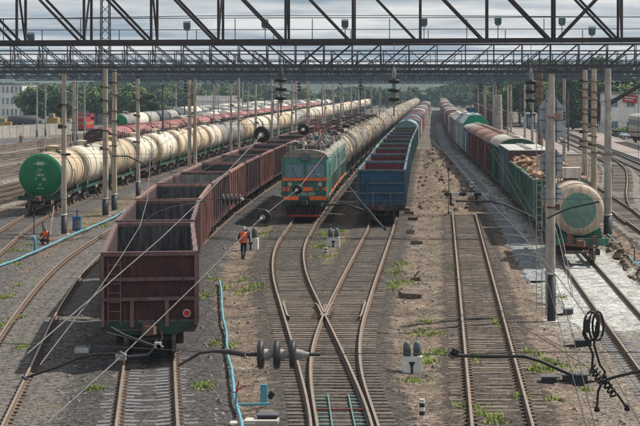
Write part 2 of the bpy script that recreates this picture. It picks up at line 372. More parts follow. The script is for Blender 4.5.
# ------------------------------------------------------------------ ground
def vnoise(x, y, s, seed=0):
    v = 0
    for k, (f, a) in enumerate(((1, 1), (2.1, .5), (4.3, .25))):
        v += a * math.sin(x * s * f * 1.3 + seed + 2.1 * math.sin(y * s * f * .9 + k + seed)) * math.cos(y * s * f * 1.1 + 1.7 * k - seed + 1.3 * math.sin(x * s * f * .7))
    return v
ZONES = [('T2', (.052, .049, .050), 2.1, 3.0), ('T0', (.105, .096, .088), 1.7, 2.6), ('TL', (.075, .071, .07), 2.2, 3.4), ('T3', (.054, .046, .041), 1.5, 2.3), ('T4', (.054, .046, .041), 1.5, 2.3), ('T1', (.058, .045, .038), 1.35, 1.85), ('T6', (.16, .14, .12), 1.6, 2.6), ('T7', (.14, .12, .105), 1.4, 2.4), ('T5', (.17, .14, .115), 2.0, 3.3)]
def zone(x, y):
    best = (.15, .12, .1, 0.0)
    for n, c, a, b in ZONES:
        d = abs(x - tx(n, y)); w = max(0.0, min(1.0, (b - d) / (b - a)))
        if n == 'T1' and y > 127: w *= max(0, 1 - (y - 127) / 6)
        if w > best[3]: best = (*c, w)
    if 64 < y < 104 and best[:3] == (.17, .14, .115): f = min(1, (y - 64) / 4, (104 - y) / 8); best = (.17 + .11 * f, .14 + .135 * f, .115 + .14 * f, best[3])
    return best
def ground_z(x, y):
    near = min(abs(x - tx(n, y)) for n in ('T0', 'T2', 'T3', 'T4', 'TL', 'T5')); 
    if y < 128: near = min(near, abs(x - 1.61))
    base = -.195 - .11 * max(0, min(1, (near - 1.7) / .8))
    if min(abs(x - tx('T2', y)), abs(x - tx('T0', y))) < 2.2: base += .03 * max(0, min(1, (near - .75) / .3))
    z = base + (.016 if near < 1.5 else .025) * vnoise(x, y, 1.9, 1)
    if abs(x - tx('T6', y)) < 2 or (abs(x - tx('T7', y)) < 2): z -= .12
    l, r = tx('T4', y) + 2.4, tx('T5', y) - 3.0
    if y > 128 and l < x < r:
        e = min(1, (x - l) / 1.2, (r - x) / .8) * min(1, (y - 128) / 8)
        z += e * (.26 + .24 * vnoise(x, y, .9, 4) + .14 * vnoise(x, y, 2.7, 2))
    elif y > 60 and l < x < r and not abs(x - 1.61) < 2.2:
        z += .05 + .05 * vnoise(x, y, 1.7, 3)
    if 9.2 < x < 10.8 and y < 110: z += .16 + .14 * vnoise(x, y, 2.3, 8)
    return z
m = MB(); xs = np.arange(-34, 31, .4); ys = np.concatenate([np.arange(40, 150, .5), np.arange(150, 262, 1.2)])
m.v = [(float(x), float(y), ground_z(float(x), float(y)) - (.45 if x < -33.5 or x > 30.1 or y < 40.4 or y > 260 else 0)) for y in ys for x in xs]; nx = len(xs)
for j in range(len(ys) - 1):
    for i in range(nx - 1):
        a = j * nx + i; xx = xs[i]; yy = ys[j]
        m.f.append((a, a + 1, a + nx + 1, a + nx)); m.s.append(True)
        m.m.append(1 if (yy > 128 and tx('T4', yy) + 1.9 < xx < tx('T5', yy) - 3.0) or (9.2 < xx < 12 and yy < 115) else 0)
g_ = struct(m.build('ground', [M['soil'], M['mound']]))
ca = g_.data.color_attributes.new('tone', 'FLOAT_COLOR', 'POINT')
ca.data.foreach_set('color', [c for v in m.v for c in zone(v[0], v[1])])
m = MB(); m.add([(-3500, -10, -.72), (3500, -10, -.72), (3500, 2950, -.72), (-3500, 2950, -.72)], [(0, 1, 2, 3)])
struct(m.build('terrain', M['farground']))
# ballast strips, cinder walk strips
def strip(name, f0, f1, y0, y1, z, mt, jit=.15, step=1.0, parent=None, skirt=True):
    mb = MB(); ys = np.arange(y0, y1 + .01, step); n = 0; vs = []
    rr = random.Random(hash(name) % 1000 + int(y0))
    for y in ys:
        a, b = f0(y) + rr.uniform(-jit, jit), f1(y) + rr.uniform(-jit, jit)
        vs += [(a - .35, y, z - .3), (a, y, z), (b, y, z), (b + .35, y, z - .3)]
    for j in range(len(ys) - 1):
        for k in range(3): o = j * 4 + k; mb_f = (o, o + 1, o + 5, o + 4); mb.f.append(mb_f); mb.m.append(0); mb.s.append(False)
    mb.v = vs
    return mb.build(name, mt, parent)
# rails
RAILP = [(-.075, -.18), (-.075, -.165), (-.015, -.145), (-.015, -.045), (-.037, -.035), (-.037, -.003), (-.03, 0), (.03, 0), (.037, -.003), (.037, -.035), (.015, -.045), (.015, -.145), (.075, -.165), (.075, -.18)]
def railmesh(mb, path):
    vs = []; n = len(RAILP)
    for k, (x, y) in enumerate(path):
        a = path[max(k - 1, 0)]; b = path[min(k + 1, len(path) - 1)]; d = Vector((b[0] - a[0], b[1] - a[1])).normalized()
        for (u, z) in RAILP: vs.append((x + d.y * u, y - d.x * u, z))
    o = len(mb.v); mb.v += vs
    for k in range(len(path) - 1):
        for i in range(n - 1):
            top = 5 <= i <= 7
            mb.f.append([o + k * n + i, o + (k + 1) * n + i, o + (k + 1) * n + i + 1, o + k * n + i + 1]); mb.m.append(0 if top else 1); mb.s.append(False)
def sleeper_mesh(kind):
    mb = MB(); rr = random.Random(3)
    if kind == 'conc':
        for (y0, y1, h0, h1, w0, w1) in ((-1.35, -.55, 0, 0, .14, .14), (-.55, -.2, 0, -.02, .14, .12), (-.2, .2, -.02, -.02, .12, .12), (.2, .55, -.02, 0, .12, .14), (.55, 1.35, 0, 0, .14, .14)):
            mb.add([(y0, -w0, -.17 + h0), (y1, -w1, -.17 + h1), (y1, w1, -.17 + h1), (y0, w0, -.17 + h0), (y0, -w0 - .02, -.36), (y1, -w1 - .02, -.36), (y1, w1 + .02, -.36), (y0, w0 + .02, -.36)],
                   [(0, 1, 2, 3), (4, 5, 1, 0), (7, 3, 2, 6)] + ([(0, 3, 7, 4)] if y0 < -1 else []) + ([(1, 5, 6, 2)] if y1 > 1 else []))
    else:
        mb.box(0, 0, -.26, 2.75, .25, .16, top=.985)
    return mb
SLP = {'conc': sleeper_mesh('conc').mesh('concrete_sleeper', M['concsleeper']), 'wood': sleeper_mesh('wood').mesh('wooden_sleeper', M['wood']), 'old': sleeper_mesh('wood').mesh('worn_sleeper', M['wood_old'])}
def track(tn, name, y0, y1, bed, slp, ys0=None, ys1=None, bedz=-.205, half=1.75, label=None, rails=True, dy=.545, bedy0=None, bedy1=None, slskip=None):
    e = bpy.data.objects.new(name, None); C.objects.link(e); e['kind'] = 'structure'
    if label: e['label'] = label
    if bed: strip('ballast_bed', lambda y: tx(tn, y) - half, lambda y: tx(tn, y) + half, bedy0 or y0, bedy1 or y1, bedz, bed, parent=e)
    if rails:
        for s in (-.797, .797):
            mb = MB(); path = []
            y = y0
            while y <= y1:
                a = tdir(tn, y); path.append((tx(tn, y) + s * math.cos(a), y + s * math.sin(a))); y += 1.0 if y < 140 else 4.0
            railmesh(mb, path); mb.build('rail', [M['rail'], M['railside']], e)
    if slp:
        y = ys0 or y0; fm = MB(); k = 0
        while y < (ys1 or y1):
            if not (slskip and slskip[0] < y < slskip[1]):
                a = tdir(tn, y); rr = random.uniform
                inst('sleeper', SLP[slp], e, (tx(tn, y) + rr(-.05, .05), y + rr(-.035, .035) * (slp != 'conc'), rr(-.03, .004) if slp != 'conc' else (rr(-.035, -.022) if tn == 'T0' else rr(-.01, 0))), a + (rr(-.02, .02) if slp != 'conc' else 0))
                for s in (-.797, .797):
                    for q in (-.115, .115): fm.box(tx(tn, y) + (s + q) * math.cos(a), y + (s + q) * math.sin(a), -.158, .12, .15, .03, a)
            y += dy; k += 1
        if fm.v: stuff(fm.build('rail_fastening', M['fasten'], e))
    return e
track('T2', 'railway_track', 38, 240, None, 'conc', 40, 62, label='track with grey concrete sleepers under the dark brown gondola train')
track('T1', 'railway_track', 38, 127, None, 'old', 40, 127, bedz=-.198, label='straight dead-end track with worn wooden sleepers running into the dirt', bedy1=128)
T3 = track('T3', 'railway_track', 38, 240, None, 'wood', 79, 125, bedz=-.201, label='left branch of the turnout leading to the green locomotive', bedy0=38)
T4 = track('T4', 'railway_track', 38, 240, None, 'wood', 79, 122, bedz=-.205, label='right branch of the turnout leading to the blue gondola')
track('T0', 'railway_track', 38, 240, None, 'conc', 46, 122, bedz=-.19, half=1.6, label='curved rusty track between the pale blue pipe and the dark brown gondolas')
track('TL', 'railway_track', 80, 240, None, 'wood', 92, 132, label='track under the green ended tank train')
track('T5', 'railway_track', 38, 240, M['white_gravel'], 'conc', 42, 67, bedz=-.186, half=1.9, label='right hand track laid in fresh white gravel', bedy0=66.5)
#struct(strip('ballast_bed', lambda y: tx('T5', y) - 1.8, lambda y: tx('T5', y) + 1.8, 38, 67.5, -.24, M['ballast']))
track('T6', 'railway_track', 100, 420, M['ballast'], 'wood', 112, 200, label='straight track right of the concrete pole line')
track('T7', 'railway_track', 118, 420, M['ballast'], 'wood', 122, 235, bedz=-.21, label='track with an s-shaped curve at the right edge', dy=.8)
track('T8', 'railway_track', 170, 420, M['cinder'], None, bedz=-.22, label='track beside the pink platform')
for i in range(8): track('F%d' % i, 'railway_track', 120 if i > 1 else 95, 700, M['cinder'] if i % 2 else M['ballast'], 'wood' if i < 2 else None, 100, 190, bedz=-.3, label='siding of the far left yard, %s counted from the left tank train' % ordw(i + 1), dy=.75)
# long timbers of the turnout
y = 40.0
while y < 79:
    a, b = tx('T3', y), tx('T4', y); l, r = min(a, b) - 1.38, max(a, b) + 1.38
    mb = MB(); mb.box(0, 0, -.255, r - l, .24, .16, top=.99); mb.build('sleeper', M['wood'] if y < 62 else M['wood_old'], T4, ((l + r) / 2, y + random.uniform(-.02, .02), 0)); y += .545
# walkway strips of dark cinder beside tracks
def ws(name, f0, f1, y0, y1, mk, z=-.33, jit=.25): return struct(strip(name, f0, f1, y0, y1, z, M[mk], jit))
ws('gravel_path', lambda y: tx('T5', y) - 2.9, lambda y: tx('T5', y) - 1.75, 84, 460, 'greygravel', -.2, .12)
ws('dirt_road', lambda y: -84 + (y - 120) * .02, lambda y: -77 + (y - 120) * .02, 120, 330, 'cinder', -.6, .5)
for k in range(7):      # pale spills across the grey gravel strip
    y = 96 + k * 6.4; x0 = tx('T5', y) - 3.3; mb = MB()
    mb.tube([(x0 + 1.7 * t, y + 1.0 * math.sin(t * 3.1) - .9 * t, -.19 + .03 * math.sin(t * 3.1)) for t in np.linspace(0, 1, 9)], [.01, .03, .05, .06, .06, .05, .04, .03, .01], 6)
    tag(mb.build('chalk_ridge', M['chalk']), 'pale curved ridge of chalk on the grey gravel strip, %s from the near end' % ordw(k + 1), 'spill', 'pale ridges on the grey gravel strip')

# switch details
mb = MB()
for k in range(20):
    y = 47.0 + k * .275 * 2
    if y > 52.6: break
    for s in (-1, 1):
        cxm = (tx('T3', y) + tx('T4', y)) / 2; mb.box(cxm + s * .5, y, -.168, .36, .09, .02)
t = thing('switch_heater', 'pale green strips and plates between the switch rails at the bottom', 'rail switch', (0, 0, 0))
mb.build('slide_plate', M['teal'], t)['kind'] = 'stuff'
for s in (-.3, .3): mb = MB(); mb.bar((-2.95 + s - .05, 52.5, -.12), (-2.5 + s, 46.8, -.12), .035, .035); mb.build('heater_strip', M['teal'], t)
for yy in (50.1, 47.1): mb = MB(); xm = (tx('T3', yy) + tx('T4', yy)) / 2; mb.bar((xm - .78, yy, -.12), (xm + .82, yy, -.12), .05, .05); mb.build('tie_rod', mat('rod_red', (.30, .12, .11)), t)
t = thing('rail_crossing', 'steel frog with guard rails where the two branches cross', 'rail frog')
yc = 72.0
for s, tn in ((-1, 'T3'), (1, 'T4')):
    mb = MB(); p = [(tx(tn, y) - s * .797 + s * (.10 + .0 * y), y) for y in np.arange(yc - 2.2, yc + 2.3, .5)]; 
    p[0] = (p[0][0] + s * .08, p[0][1]); p[-1] = (p[-1][0] + s * .08, p[-1][1]); railmesh(mb, p); mb.build('wing_rail', [M['rail'], M['railside']], t)
    mb = MB(); p = [(tx(tn, y) + s * .797 - s * .12, y) for y in np.arange(yc - 2.5, yc + 2.6, .5)]
    p[0] = (p[0][0] - s * .06, p[0][1]); p[-1] = (p[-1][0] - s * .06, p[-1][1]); railmesh(mb, p); mb.build('guard_rail', [M['rail'], M['railside']], t)
mb = MB(); xc = (tx('T3', yc) + .797 + tx('T4', yc) - .797) / 2; mb.add([(xc - .05, yc - 1.6, -.17), (xc + .05, yc - 1.6, -.17), (xc + .22, yc + 1.8, -.17), (xc - .22, yc + 1.8, -.17), (xc - .03, yc - 1.6, -.035), (xc + .03, yc - 1.6, -.035), (xc + .14, yc + 1.8, -.035), (xc - .14, yc + 1.8, -.035)], [(4, 5, 6, 7), (0, 1, 5, 4), (1, 2, 6, 5), (2, 3, 7, 6), (3, 0, 4, 7)]); mb.build('frog_casting', M['railside'], t)
for k in range(6): mb = MB(); mb.box(xc, yc - 1.6 + k * .6, -.16, .8, .2, .03); mb.build('base_plate', M['fasten'], t)

# ------------------------------------------------------------------ rolling stock
class Kit:
    """parts of one vehicle; make() links them under an Empty, or as one mesh for far copies"""
    def __init__(s): s.p = []
    def part(s, name, mb, mt, parent=None):
        s.p.append((name, mb, mt, parent)); return len(s.p) - 1
    def make(s, name, lod):
        if lod < 2:
            root = bpy.data.objects.new(name, None); C.objects.link(root); ob = []; cache = {}
            for (n, mb, mt, pa) in s.p:
                if isinstance(mb, tuple):       # (shared MB, location)
                    key = id(mb[0])
                    if key not in cache: cache[key] = mb[0].mesh(n, M[mt])
                    o = inst(n, cache[key], ob[pa] if pa is not None else root, mb[1])
                    if pa is not None: o.location = Vector(mb[1]) - Vector(ob[pa].get('_o', (0, 0, 0)))
                else: o = mb.build(n, M[mt], ob[pa] if pa is not None else root)
                ob.append(o)
            return root
        big = MB(); mats = []
        for (n, mb, mt, pa) in s.p:
            if M[mt] not in mats: mats.append(M[mt])
            k = mats.index(M[mt]); off = (0, 0, 0)
            if isinstance(mb, tuple): mb, off = mb
            o = len(big.v); big.v += [(v[0] + off[0], v[1] + off[1], v[2] + off[2]) for v in mb.v]
            big.f += [[i + o for i in f] for f in mb.f]; big.m += [k] * len(mb.f); big.s += mb.s
        return big.build(name, mats)
def add_bogie(K, yc, lod, mt='bogie', base=1.85):
    fr = MB()
    for s in (-1, 1):
        fr.box(s * .98, yc, .52, .16, base + .5, .18); fr.box(s * .98, yc, .70, .2, .7, .3)
        for d in (-base / 2, base / 2): fr.box(s * .98, yc + d, .47, .24, .34, .3)
        if lod == 0:
            for q in (-.18, 0, .18): fr.cyl((s * 1.0, yc + q, .42), (s * 1.0, yc + q, .7), .075, n=6)
    fr.box(0, yc, .6, 1.9, .4, .25)
    b = K.part('bogie', fr, mt)
    for d in (-base / 2, base / 2):
        if lod == 0:
            for s in (-1, 1):
                wmb = MB(); wmb.lathe((s * .72, yc + d, .475), (s, 0, 0), [(0, .51), (.03, .51), (.035, .475), (.14, .475), (.14, .40), (.11, .38), (.11, .16), (.16, .14)], 20)
                K.part('wheel', wmb, 'wheel', b)
            ax = MB(); ax.cyl((-.95, yc + d, .475), (.95, yc + d, .475), .085, n=8); K.part('axle', ax, 'wheel', b)
        else:
            for s in (-1, 1): wmb = MB(); wmb.cyl((s * .72, yc + d, .475), (s * .86, yc + d, .475), .475, n=10 if lod == 1 else 6); K.part('wheel', wmb, 'wheel', b)
def add_coupler(K, y, sgn, lod):
    c = MB(); c.box(0, y + sgn * .28, 1.04, .26, .56, .3); c.box(-.1, y + sgn * .62, 1.04, .2, .3, .3, rz=.3); c.box(.14, y + sgn * .64, 1.04, .12, .28, .26, rz=-.35)
    if lod == 0: c.box(0, y + sgn * .06, 1.06, .42, .12, .36); c.bar((-1.1, y + sgn * .12, 1.0), (.15, y + sgn * .12, 1.0), .035); c.tube([(.35, y + sgn * .2, 1.0), (.42, y + sgn * .35, .75), (.3, y + sgn * .5, .6), (.2, y + sgn * .62, .72)], .035, 6)
    K.part('coupler', c, 'coupler')
GL = 12.7
def gondola_kit(lod, body='maroon', rim='maroon_rim', lining='coal', frame='bogie', inner='darklining', load=None, side=None):
    K = Kit(); W = 3.06; h0, h1 = 1.25, 3.42; side = side or body; rr = random.Random(body + side)
    fl = MB(); fl.box(0, GL / 2, 1.24, W - .1, GL - .04, .1); K.part('floor', fl, 'coal')
    fr = MB(); fr.box(0, GL / 2, 1.02, .42, GL - .1, .3)
    for y in (.06, 2.6, GL / 2, GL - 2.6, GL - .06): fr.box(0, y, 1.03, W - .12, .16, .28)
    for s in (-1, 1): fr.box(s * (W / 2 - .09), GL / 2, 1.09, .14, GL - .2, .18)
    K.part('underframe', fr, frame)
    n = 7; post = MB(); post.box(0, 0, (h0 + h1) / 2 - .05, .11, .16, h1 - h0 + .05, top=.9); 
    for s in (-1, 1):
        sw = MB(); segs = 16
        # slightly buckled sheet
        vs = []
        for i in range(segs + 1):
            for j in range(4):
                b = .018 * math.sin(i * 1.9 + s + j) * (1 if 0 < i < segs else 0) * (j / 3)
                vs.append((s * (W / 2 - .06 + b), .02 + i * (GL - .04) / segs, h0 - .1 + j * (h1 - h0 + .1) / 3))
        o = len(vs); vs += [(v[0] - s * .05, v[1], v[2]) for v in vs]
        fs = []
        for i in range(segs):
            for j in range(3):
                a = i * 4 + j; q = (a, a + 4, a + 5, a + 1); fs.append(q if s > 0 else q[::-1])
        sw.add(vs, fs); K.part('side_wall', sw, side)
        li = MB(); li.add([(v[0] - s * .006, v[1], v[2]) for v in vs], [tuple(reversed([k + o for k in f])) for f in fs]); K.part('inner_lining', li, inner)
        tr = MB()
        tp = [(s * (W / 2 - .045 + .016 * math.sin(i * 1.9 + s + 3) * (0 < i < segs)), .0 + i * GL / segs, h1 + .02 + (0 if lod else .012 * math.sin(i * 2.3 + s))) for i in range(segs + 1)]
        for i in range(segs): tr.bar(tp[i], tp[i + 1], .15, .13)
        K.part('top_rim', tr, rim)
        if lod < 2:
            for i in range(n + 2):
                y = .1 + i * (GL - .2) / (n + 1); K.part('side_post', (post, (s * (W / 2 + .01), y, 0)), rim if i in (0, n + 1) else side)
        else:
            sp_ = MB()
            for i in range(n + 2): sp_.box(s * (W / 2 + .01), .1 + i * (GL - .2) / (n + 1), 2.3, .11, .16, 2.1)
            K.part('side_post', sp_, side)
        if lod == 0:
            hb = MB()
            for i in range(n + 1): hb.box(s * (W / 2 - .02), .1 + (i + .5) * (GL - .2) / (n + 1), 1.16, .06, .9, .34)
            K.part('hatch_door', hb, side)
    for e, y in ((-1, 0.0), (1, GL)):
        ew = MB(); ew.box(0, y - e * .05, (h0 + h1) / 2 - .14, W - .04, .05, h1 - h0 + .28); K.part('end_wall', ew, body if e < 0 else side)
        li = MB(); li.box(0, y - e * .085, (h0 + h1) / 2 + .02, W - .14, .012, h1 - h0 - .06); K.part('inner_lining', li, lining)
        er = MB(); er.box(0, y - e * .03, h1 + .02, W + .04, .16, .14); K.part('top_rim', er, rim)
        for z in (2.62, 1.98): rb = MB(); rb.box(0, y + e * .03, z, W - .12, .12, .11); K.part('end_rib', rb, rim)
        for x in (-.56, .56): pp = MB(); pp.box(x, y + e * .03, 1.5, .13, .12, .85); K.part('end_post', pp, rim)
        for x in (-1, 1): pp = MB(); pp.box(x * (W / 2 - .03), y, 2.25, .12, .14, 2.3); K.part('corner_post', pp, rim)
        sl = MB(); sl.add([(-W / 2, y + e * .06, 1.22), (W / 2, y + e * .06, 1.22), (.9, y + e * .06, .82), (-.9, y + e * .06, .82), (-W / 2, y - e * .06, 1.22), (W / 2, y - e * .06, 1.22), (.9, y - e * .06, .82), (-.9, y - e * .06, .82)],
                          [(0, 1, 2, 3), (7, 6, 5, 4), (0, 3, 7, 4), (3, 2, 6, 7), (2, 1, 5, 6), (1, 0, 4, 5)]); K.part('end_sill', sl, 'framegreen' if body == 'maroon' else frame)
        add_coupler(K, y + e * .04, e, lod)
        if lod == 0:
            ld = MB()
            for x in (-1.32, -.92): ld.bar((x, y + e * .12, 1.15), (x, y + e * .12, 3.2), .03)
            for k in range(7): ld.bar((-1.32, y + e * .12, 1.3 + k * .3), (-.92, y + e * .12, 1.3 + k * .3), .024)
            K.part('ladder', ld, rim)
    for yy in (2.45, GL - 2.45): add_bogie(K, yy, lod)
    if load == 'coal':
        c = MB(); nxx, nyy = 5, 22; c.v = [(-1.4 + i * .7, .15 + j * (GL - .3) / nyy, 1.6 + .25 * math.sin(j * 1.1 + i) + .1 * rr.random()) for j in range(nyy + 1) for i in range(nxx)]
        for j in range(nyy):
            for i in range(nxx - 1): a = j * nxx + i; c.f.append((a, a + 1, a + nxx + 1, a + nxx)); c.m.append(0); c.s.append(False)
        K.part('residue', c, 'coal')
    return K
def tank_kit(lod, shell='cream', end='cream', frame='framegreen', rad=1.5, zc=2.68, L=10.8, rim=True, hoops=(), front_disc=None, mess=False, dome='bogie'):
    K = Kit(); n = 40 if lod == 0 else (22 if lod == 1 else 14); y0, y1 = .55, .55 + L; seg = 12 if lod == 0 else 4; dish = .35
    sh = MB(); ys = np.linspace(y0 + dish, y1 - dish, seg + 1)
    sh.lathe((0, 0, zc), (0, 1, 0), [(float(y), rad) for y in ys], n); K.part('tank_shell', sh, shell)
    for e, y in ((-1, y0), (1, y1)):
        hd = MB(); pr = [(y - e * dish * (1 - t), rad * math.sqrt(max(0, 1 - t * t * .995)) if t < 1 else .0) for t in (0, .25, .45, .62, .76, .87, .94, .985, 1)]
        hd.lathe((0, 0, zc), (0, 1, 0), pr if e > 0 else pr, n)
        if e < 0: hd.f = [f[::-1] for f in hd.f]
        K.part('tank_end', hd, end)
        if rim and lod < 2:
            rg = MB(); rg.lathe((0, 0, zc), (0, 1, 0), [(y - e * (dish + .16), rad + .012), (y - e * (dish - .04), rad + .012), (y - e * (dish - .04), rad - .01)], n); K.part('end_rim', rg, 'creamwhite' if end == 'tankgreen' else shell)
    for (a, b, mt) in hoops: hp = MB(); hp.lathe((0, 0, zc), (0, 1, 0), [(a, rad + .001), (a, rad + .012), (b, rad + .012), (b, rad + .001)], n); K.part('painted_hoop', hp, mt)
    if front_disc: fd = MB(); fd.lathe((0, 0, zc), (0, 1, 0), [(y0 + dish * (1 - math.sqrt(max(0, 1 - (r / rad) ** 2))) - .012 - .0, r) for r in (rad * .68, rad * .58, rad * .4, rad * .2, 0.0)], n); fd.f = [f for f in fd.f]; K.part('painted_disc', fd, front_disc)
    for y in (y0 + 1.0, y0 + 3.6, y1 - 3.6, y1 - 1.0):
        sb = MB(); sb.lathe((0, 0, zc), (0, 1, 0), [(y - .05, rad + .002), (y - .05, rad + .03), (y + .05, rad + .03), (y + .05, rad + .002)], n)
        if lod < 2: K.part('strap', sb, shell if mess else 'tankgrey')
    # cradle, frame
    fr = MB(); Lf = L + 1.1
    fr.box(0, Lf / 2, 1.05, .5, Lf - .1, .3)
    for s in (-1, 1): fr.box(s * 1.28, Lf / 2, 1.1, .09, Lf - .2, .2)
    for y in (.05, Lf - .05): fr.box(0, y, 1.08, 2.9, .12, .34)
    for y in (1.7, 4, Lf / 2, Lf - 4, Lf - 1.7): fr.box(0, y, 1.2, 2.6, .18, .16)
    K.part('underframe', fr, frame)
    if lod < 2:
        cr = MB()
        for y in (1.9, Lf - 1.9):
            for s in (-1, 1): cr.add([(s * .3, y - .35, 1.2), (s * 1.25, y - .35, 1.2), (s * 1.2, y - .35, zc - .95), (s * .7, y - .35, zc - rad + .12), (s * .3, y + .35, 1.2), (s * 1.25, y + .35, 1.2), (s * 1.2, y + .35, zc - .95), (s * .7, y + .35, zc - rad + .12)], [(0, 1, 2, 3), (4, 7, 6, 5), (1, 5, 6, 2), (0, 3, 7, 4), (3, 2, 6, 7)])
        K.part('cradle', cr, frame)
        ym = Lf / 2; hz = zc + rad
        dm = MB(); dm.lathe((0, ym, hz - .15), (0, 0, 1), [(0, .42), (.42, .42), (.45, .46), (.50, .46), (.56, .2), (.57, 0)], 14 if lod == 0 else 8); K.part('hatch', dm, shell if not mess else dome)
        wk = MB()
        for s in (-1, 1): wk.box(s * .62, ym, hz + .12, .4, 2.2, .04); wk.box(s * .62, ym - .9, hz - .02, .05, .05, .3); wk.box(s * .62, ym + .9, hz - .02, .05, .05, .3)
        K.part('walkway', wk, dome)
        ra = MB()
        for s in (-1, 1):
            ra.bar((s * .85, ym - 1.1, hz + .75), (s * .85, ym + 1.1, hz + .75), .035)
            for q in (-1.1, 0, 1.1): ra.bar((s * .85, ym + q, hz + .1), (s * .85, ym + q, hz + .75), .03)
        K.part('handrail', ra, dome)
        for s in (-1, 1):
            ld = MB()
            for q in (-.2, .2): ld.bar((s * 1.5, ym + q, 1.1), (s * (rad + .1), ym + q, zc), .03); ld.bar((s * (rad + .1), ym + q, zc), (s * .8, ym + q, hz + .1), .03)
            for k in range(5): ld.bar((s * 1.52, ym - .2, 1.3 + k * .3), (s * 1.52, ym + .2, 1.3 + k * .3), .025)
            K.part('ladder', ld, dome)
    for y, e in ((0.0, -1), (Lf, 1)): add_coupler(K, y, e, lod)
    for yy in (2.0, Lf - 2.0): add_bogie(K, yy, lod)
    if lod == 0:
        bc = MB(); bc.cyl((-.9, 3.8, .85), (-.9, 4.9, .85), .2, n=10); bc.bar((-1.45, -.02, 1.35), (-.4, -.02, 1.35), .03); bc.bar((.4, -.02, 1.35), (1.45, -.02, 1.35), .03); K.part('brake_gear', bc, 'bogie')
    K.len = Lf
    return K
def box_kit(lod, body='boxred', roof='rustroof', L=13.8, zt=3.75, rise=.75, end=None, flat=False, rib=None, W=3.06, frame='bogie', peak=False, doorc=None, capc=None):
    K = Kit(); end = end or body
    prof = [(-W / 2, 1.15), (W / 2, 1.15), (W / 2, zt)]; arch = []
    N = 8
    if flat: arch = [(W / 2, zt), (-W / 2, zt)]
    elif peak: arch = [(W / 2, zt), (W * .24, zt + rise), (-W * .24, zt + rise), (-W / 2, zt)]
    else: arch = [(W / 2 * math.cos(math.pi * k / N), zt + rise * math.sin(math.pi * k / N)) for k in range(N + 1)]
    for s in (-1, 1):
        sw = MB(); sw.box(s * (W / 2 - .03), L / 2, (1.15 + zt) / 2, .06, L, zt - 1.15); K.part('side_wall', sw, body)
        if lod < 2:
            rb = MB()
            for k in range(11): rb.box(s * (W / 2 + .02), .15 + k * (L - .3) / 10, (1.2 + zt) / 2, .07, .12, zt - 1.3)
            K.part('side_rib', rb, rib or body)
            dr = MB(); dr.box(s * (W / 2 + .05), L / 2, 2.4, .06, 2.2, 2.3); K.part('door', dr, doorc or body)
    ro = MB(); a2 = [(x * 1.02, z + .03) for x, z in arch]; n = len(a2)
    vs = [(x, -.05, z) for x, z in a2] + [(x, L + .05, z) for x, z in a2] + [(x, -.05, z - .06) for x, z in a2] + [(x, L + .05, z - .06) for x, z in a2]
    ro.add(vs, [(i, i + 1, n + i + 1, n + i) for i in range(n - 1)] + [(2 * n + i, 3 * n + i, 3 * n + i + 1, 2 * n + i + 1) for i in range(n - 1)] + [(i, 2 * n + i, 2 * n + i + 1, i + 1) for i in range(n - 1)], not flat and not peak)
    K.part('roof', ro, roof)
    for e, y in ((-1, 0.0), (1, L)):
        ew = MB(); pts = [(-W / 2, 1.15), (W / 2, 1.15)] + arch; n = len(pts)
        ew.add([(x, y, z) for x, z in pts] + [(x, y - e * .06, z) for x, z in pts], [tuple(range(n)) if e < 0 else tuple(range(n))[::-1], tuple(range(2 * n - 1, n - 1, -1)) if e < 0 else tuple(range(n, 2 * n))]); K.part('end_wall', ew, end)
        if lod < 2:
            for x in (-1.0, -.35, .35, 1.0): er = MB(); er.box(x, y + e * .04, (1.3 + zt) / 2, .1, .08, zt - 1.4); K.part('end_post', er, capc or end)
            for z in (1.6,): er = MB(); er.box(0, y + e * .03, z, W, .06, .1); K.part('end_rib', er, end)
        add_coupler(K, y, e, lod)
    if lod < 2:
        for k in range(5): hb = MB(); hb.cyl((0, L * (k + .5) / 5, zt + rise * (0 if flat else 1) + .0), (0, L * (k + .5) / 5, zt + rise * (0 if flat else 1) + .14), .3, n=10); K.part('roof_hatch', hb, roof)
    fr = MB(); fr.box(0, L / 2, 1.0, W - .1, L, .26); K.part('underframe', fr, frame)
    for yy in (2.4, L - 2.4): add_bogie(K, yy, lod)
    K.len = L
    return K
PROTO = {}
PCOUNT = {}
def place(kind, kit, name, lod, tn, y, L, label, cat, group, gap=1.22):
    """put a vehicle with its near end at distance y on track tn; returns the distance where the next one starts"""
    key = (kind, lod)
    if key not in PROTO: PROTO[key] = kit(lod).make(name, lod); o = PROTO[key]
    else: o = copy_tree(PROTO[key])
    a = math.atan2(-(tx(tn, y + L) - tx(tn, y)) / L, 1); o.rotation_euler = (0, 0, a)
    o.location = (tx(tn, y), y, 0); tag(o, label, cat, group); return y + L + gap
def lod_of(y): return 0 if y < 150 else (1 if y < 235 else 2)

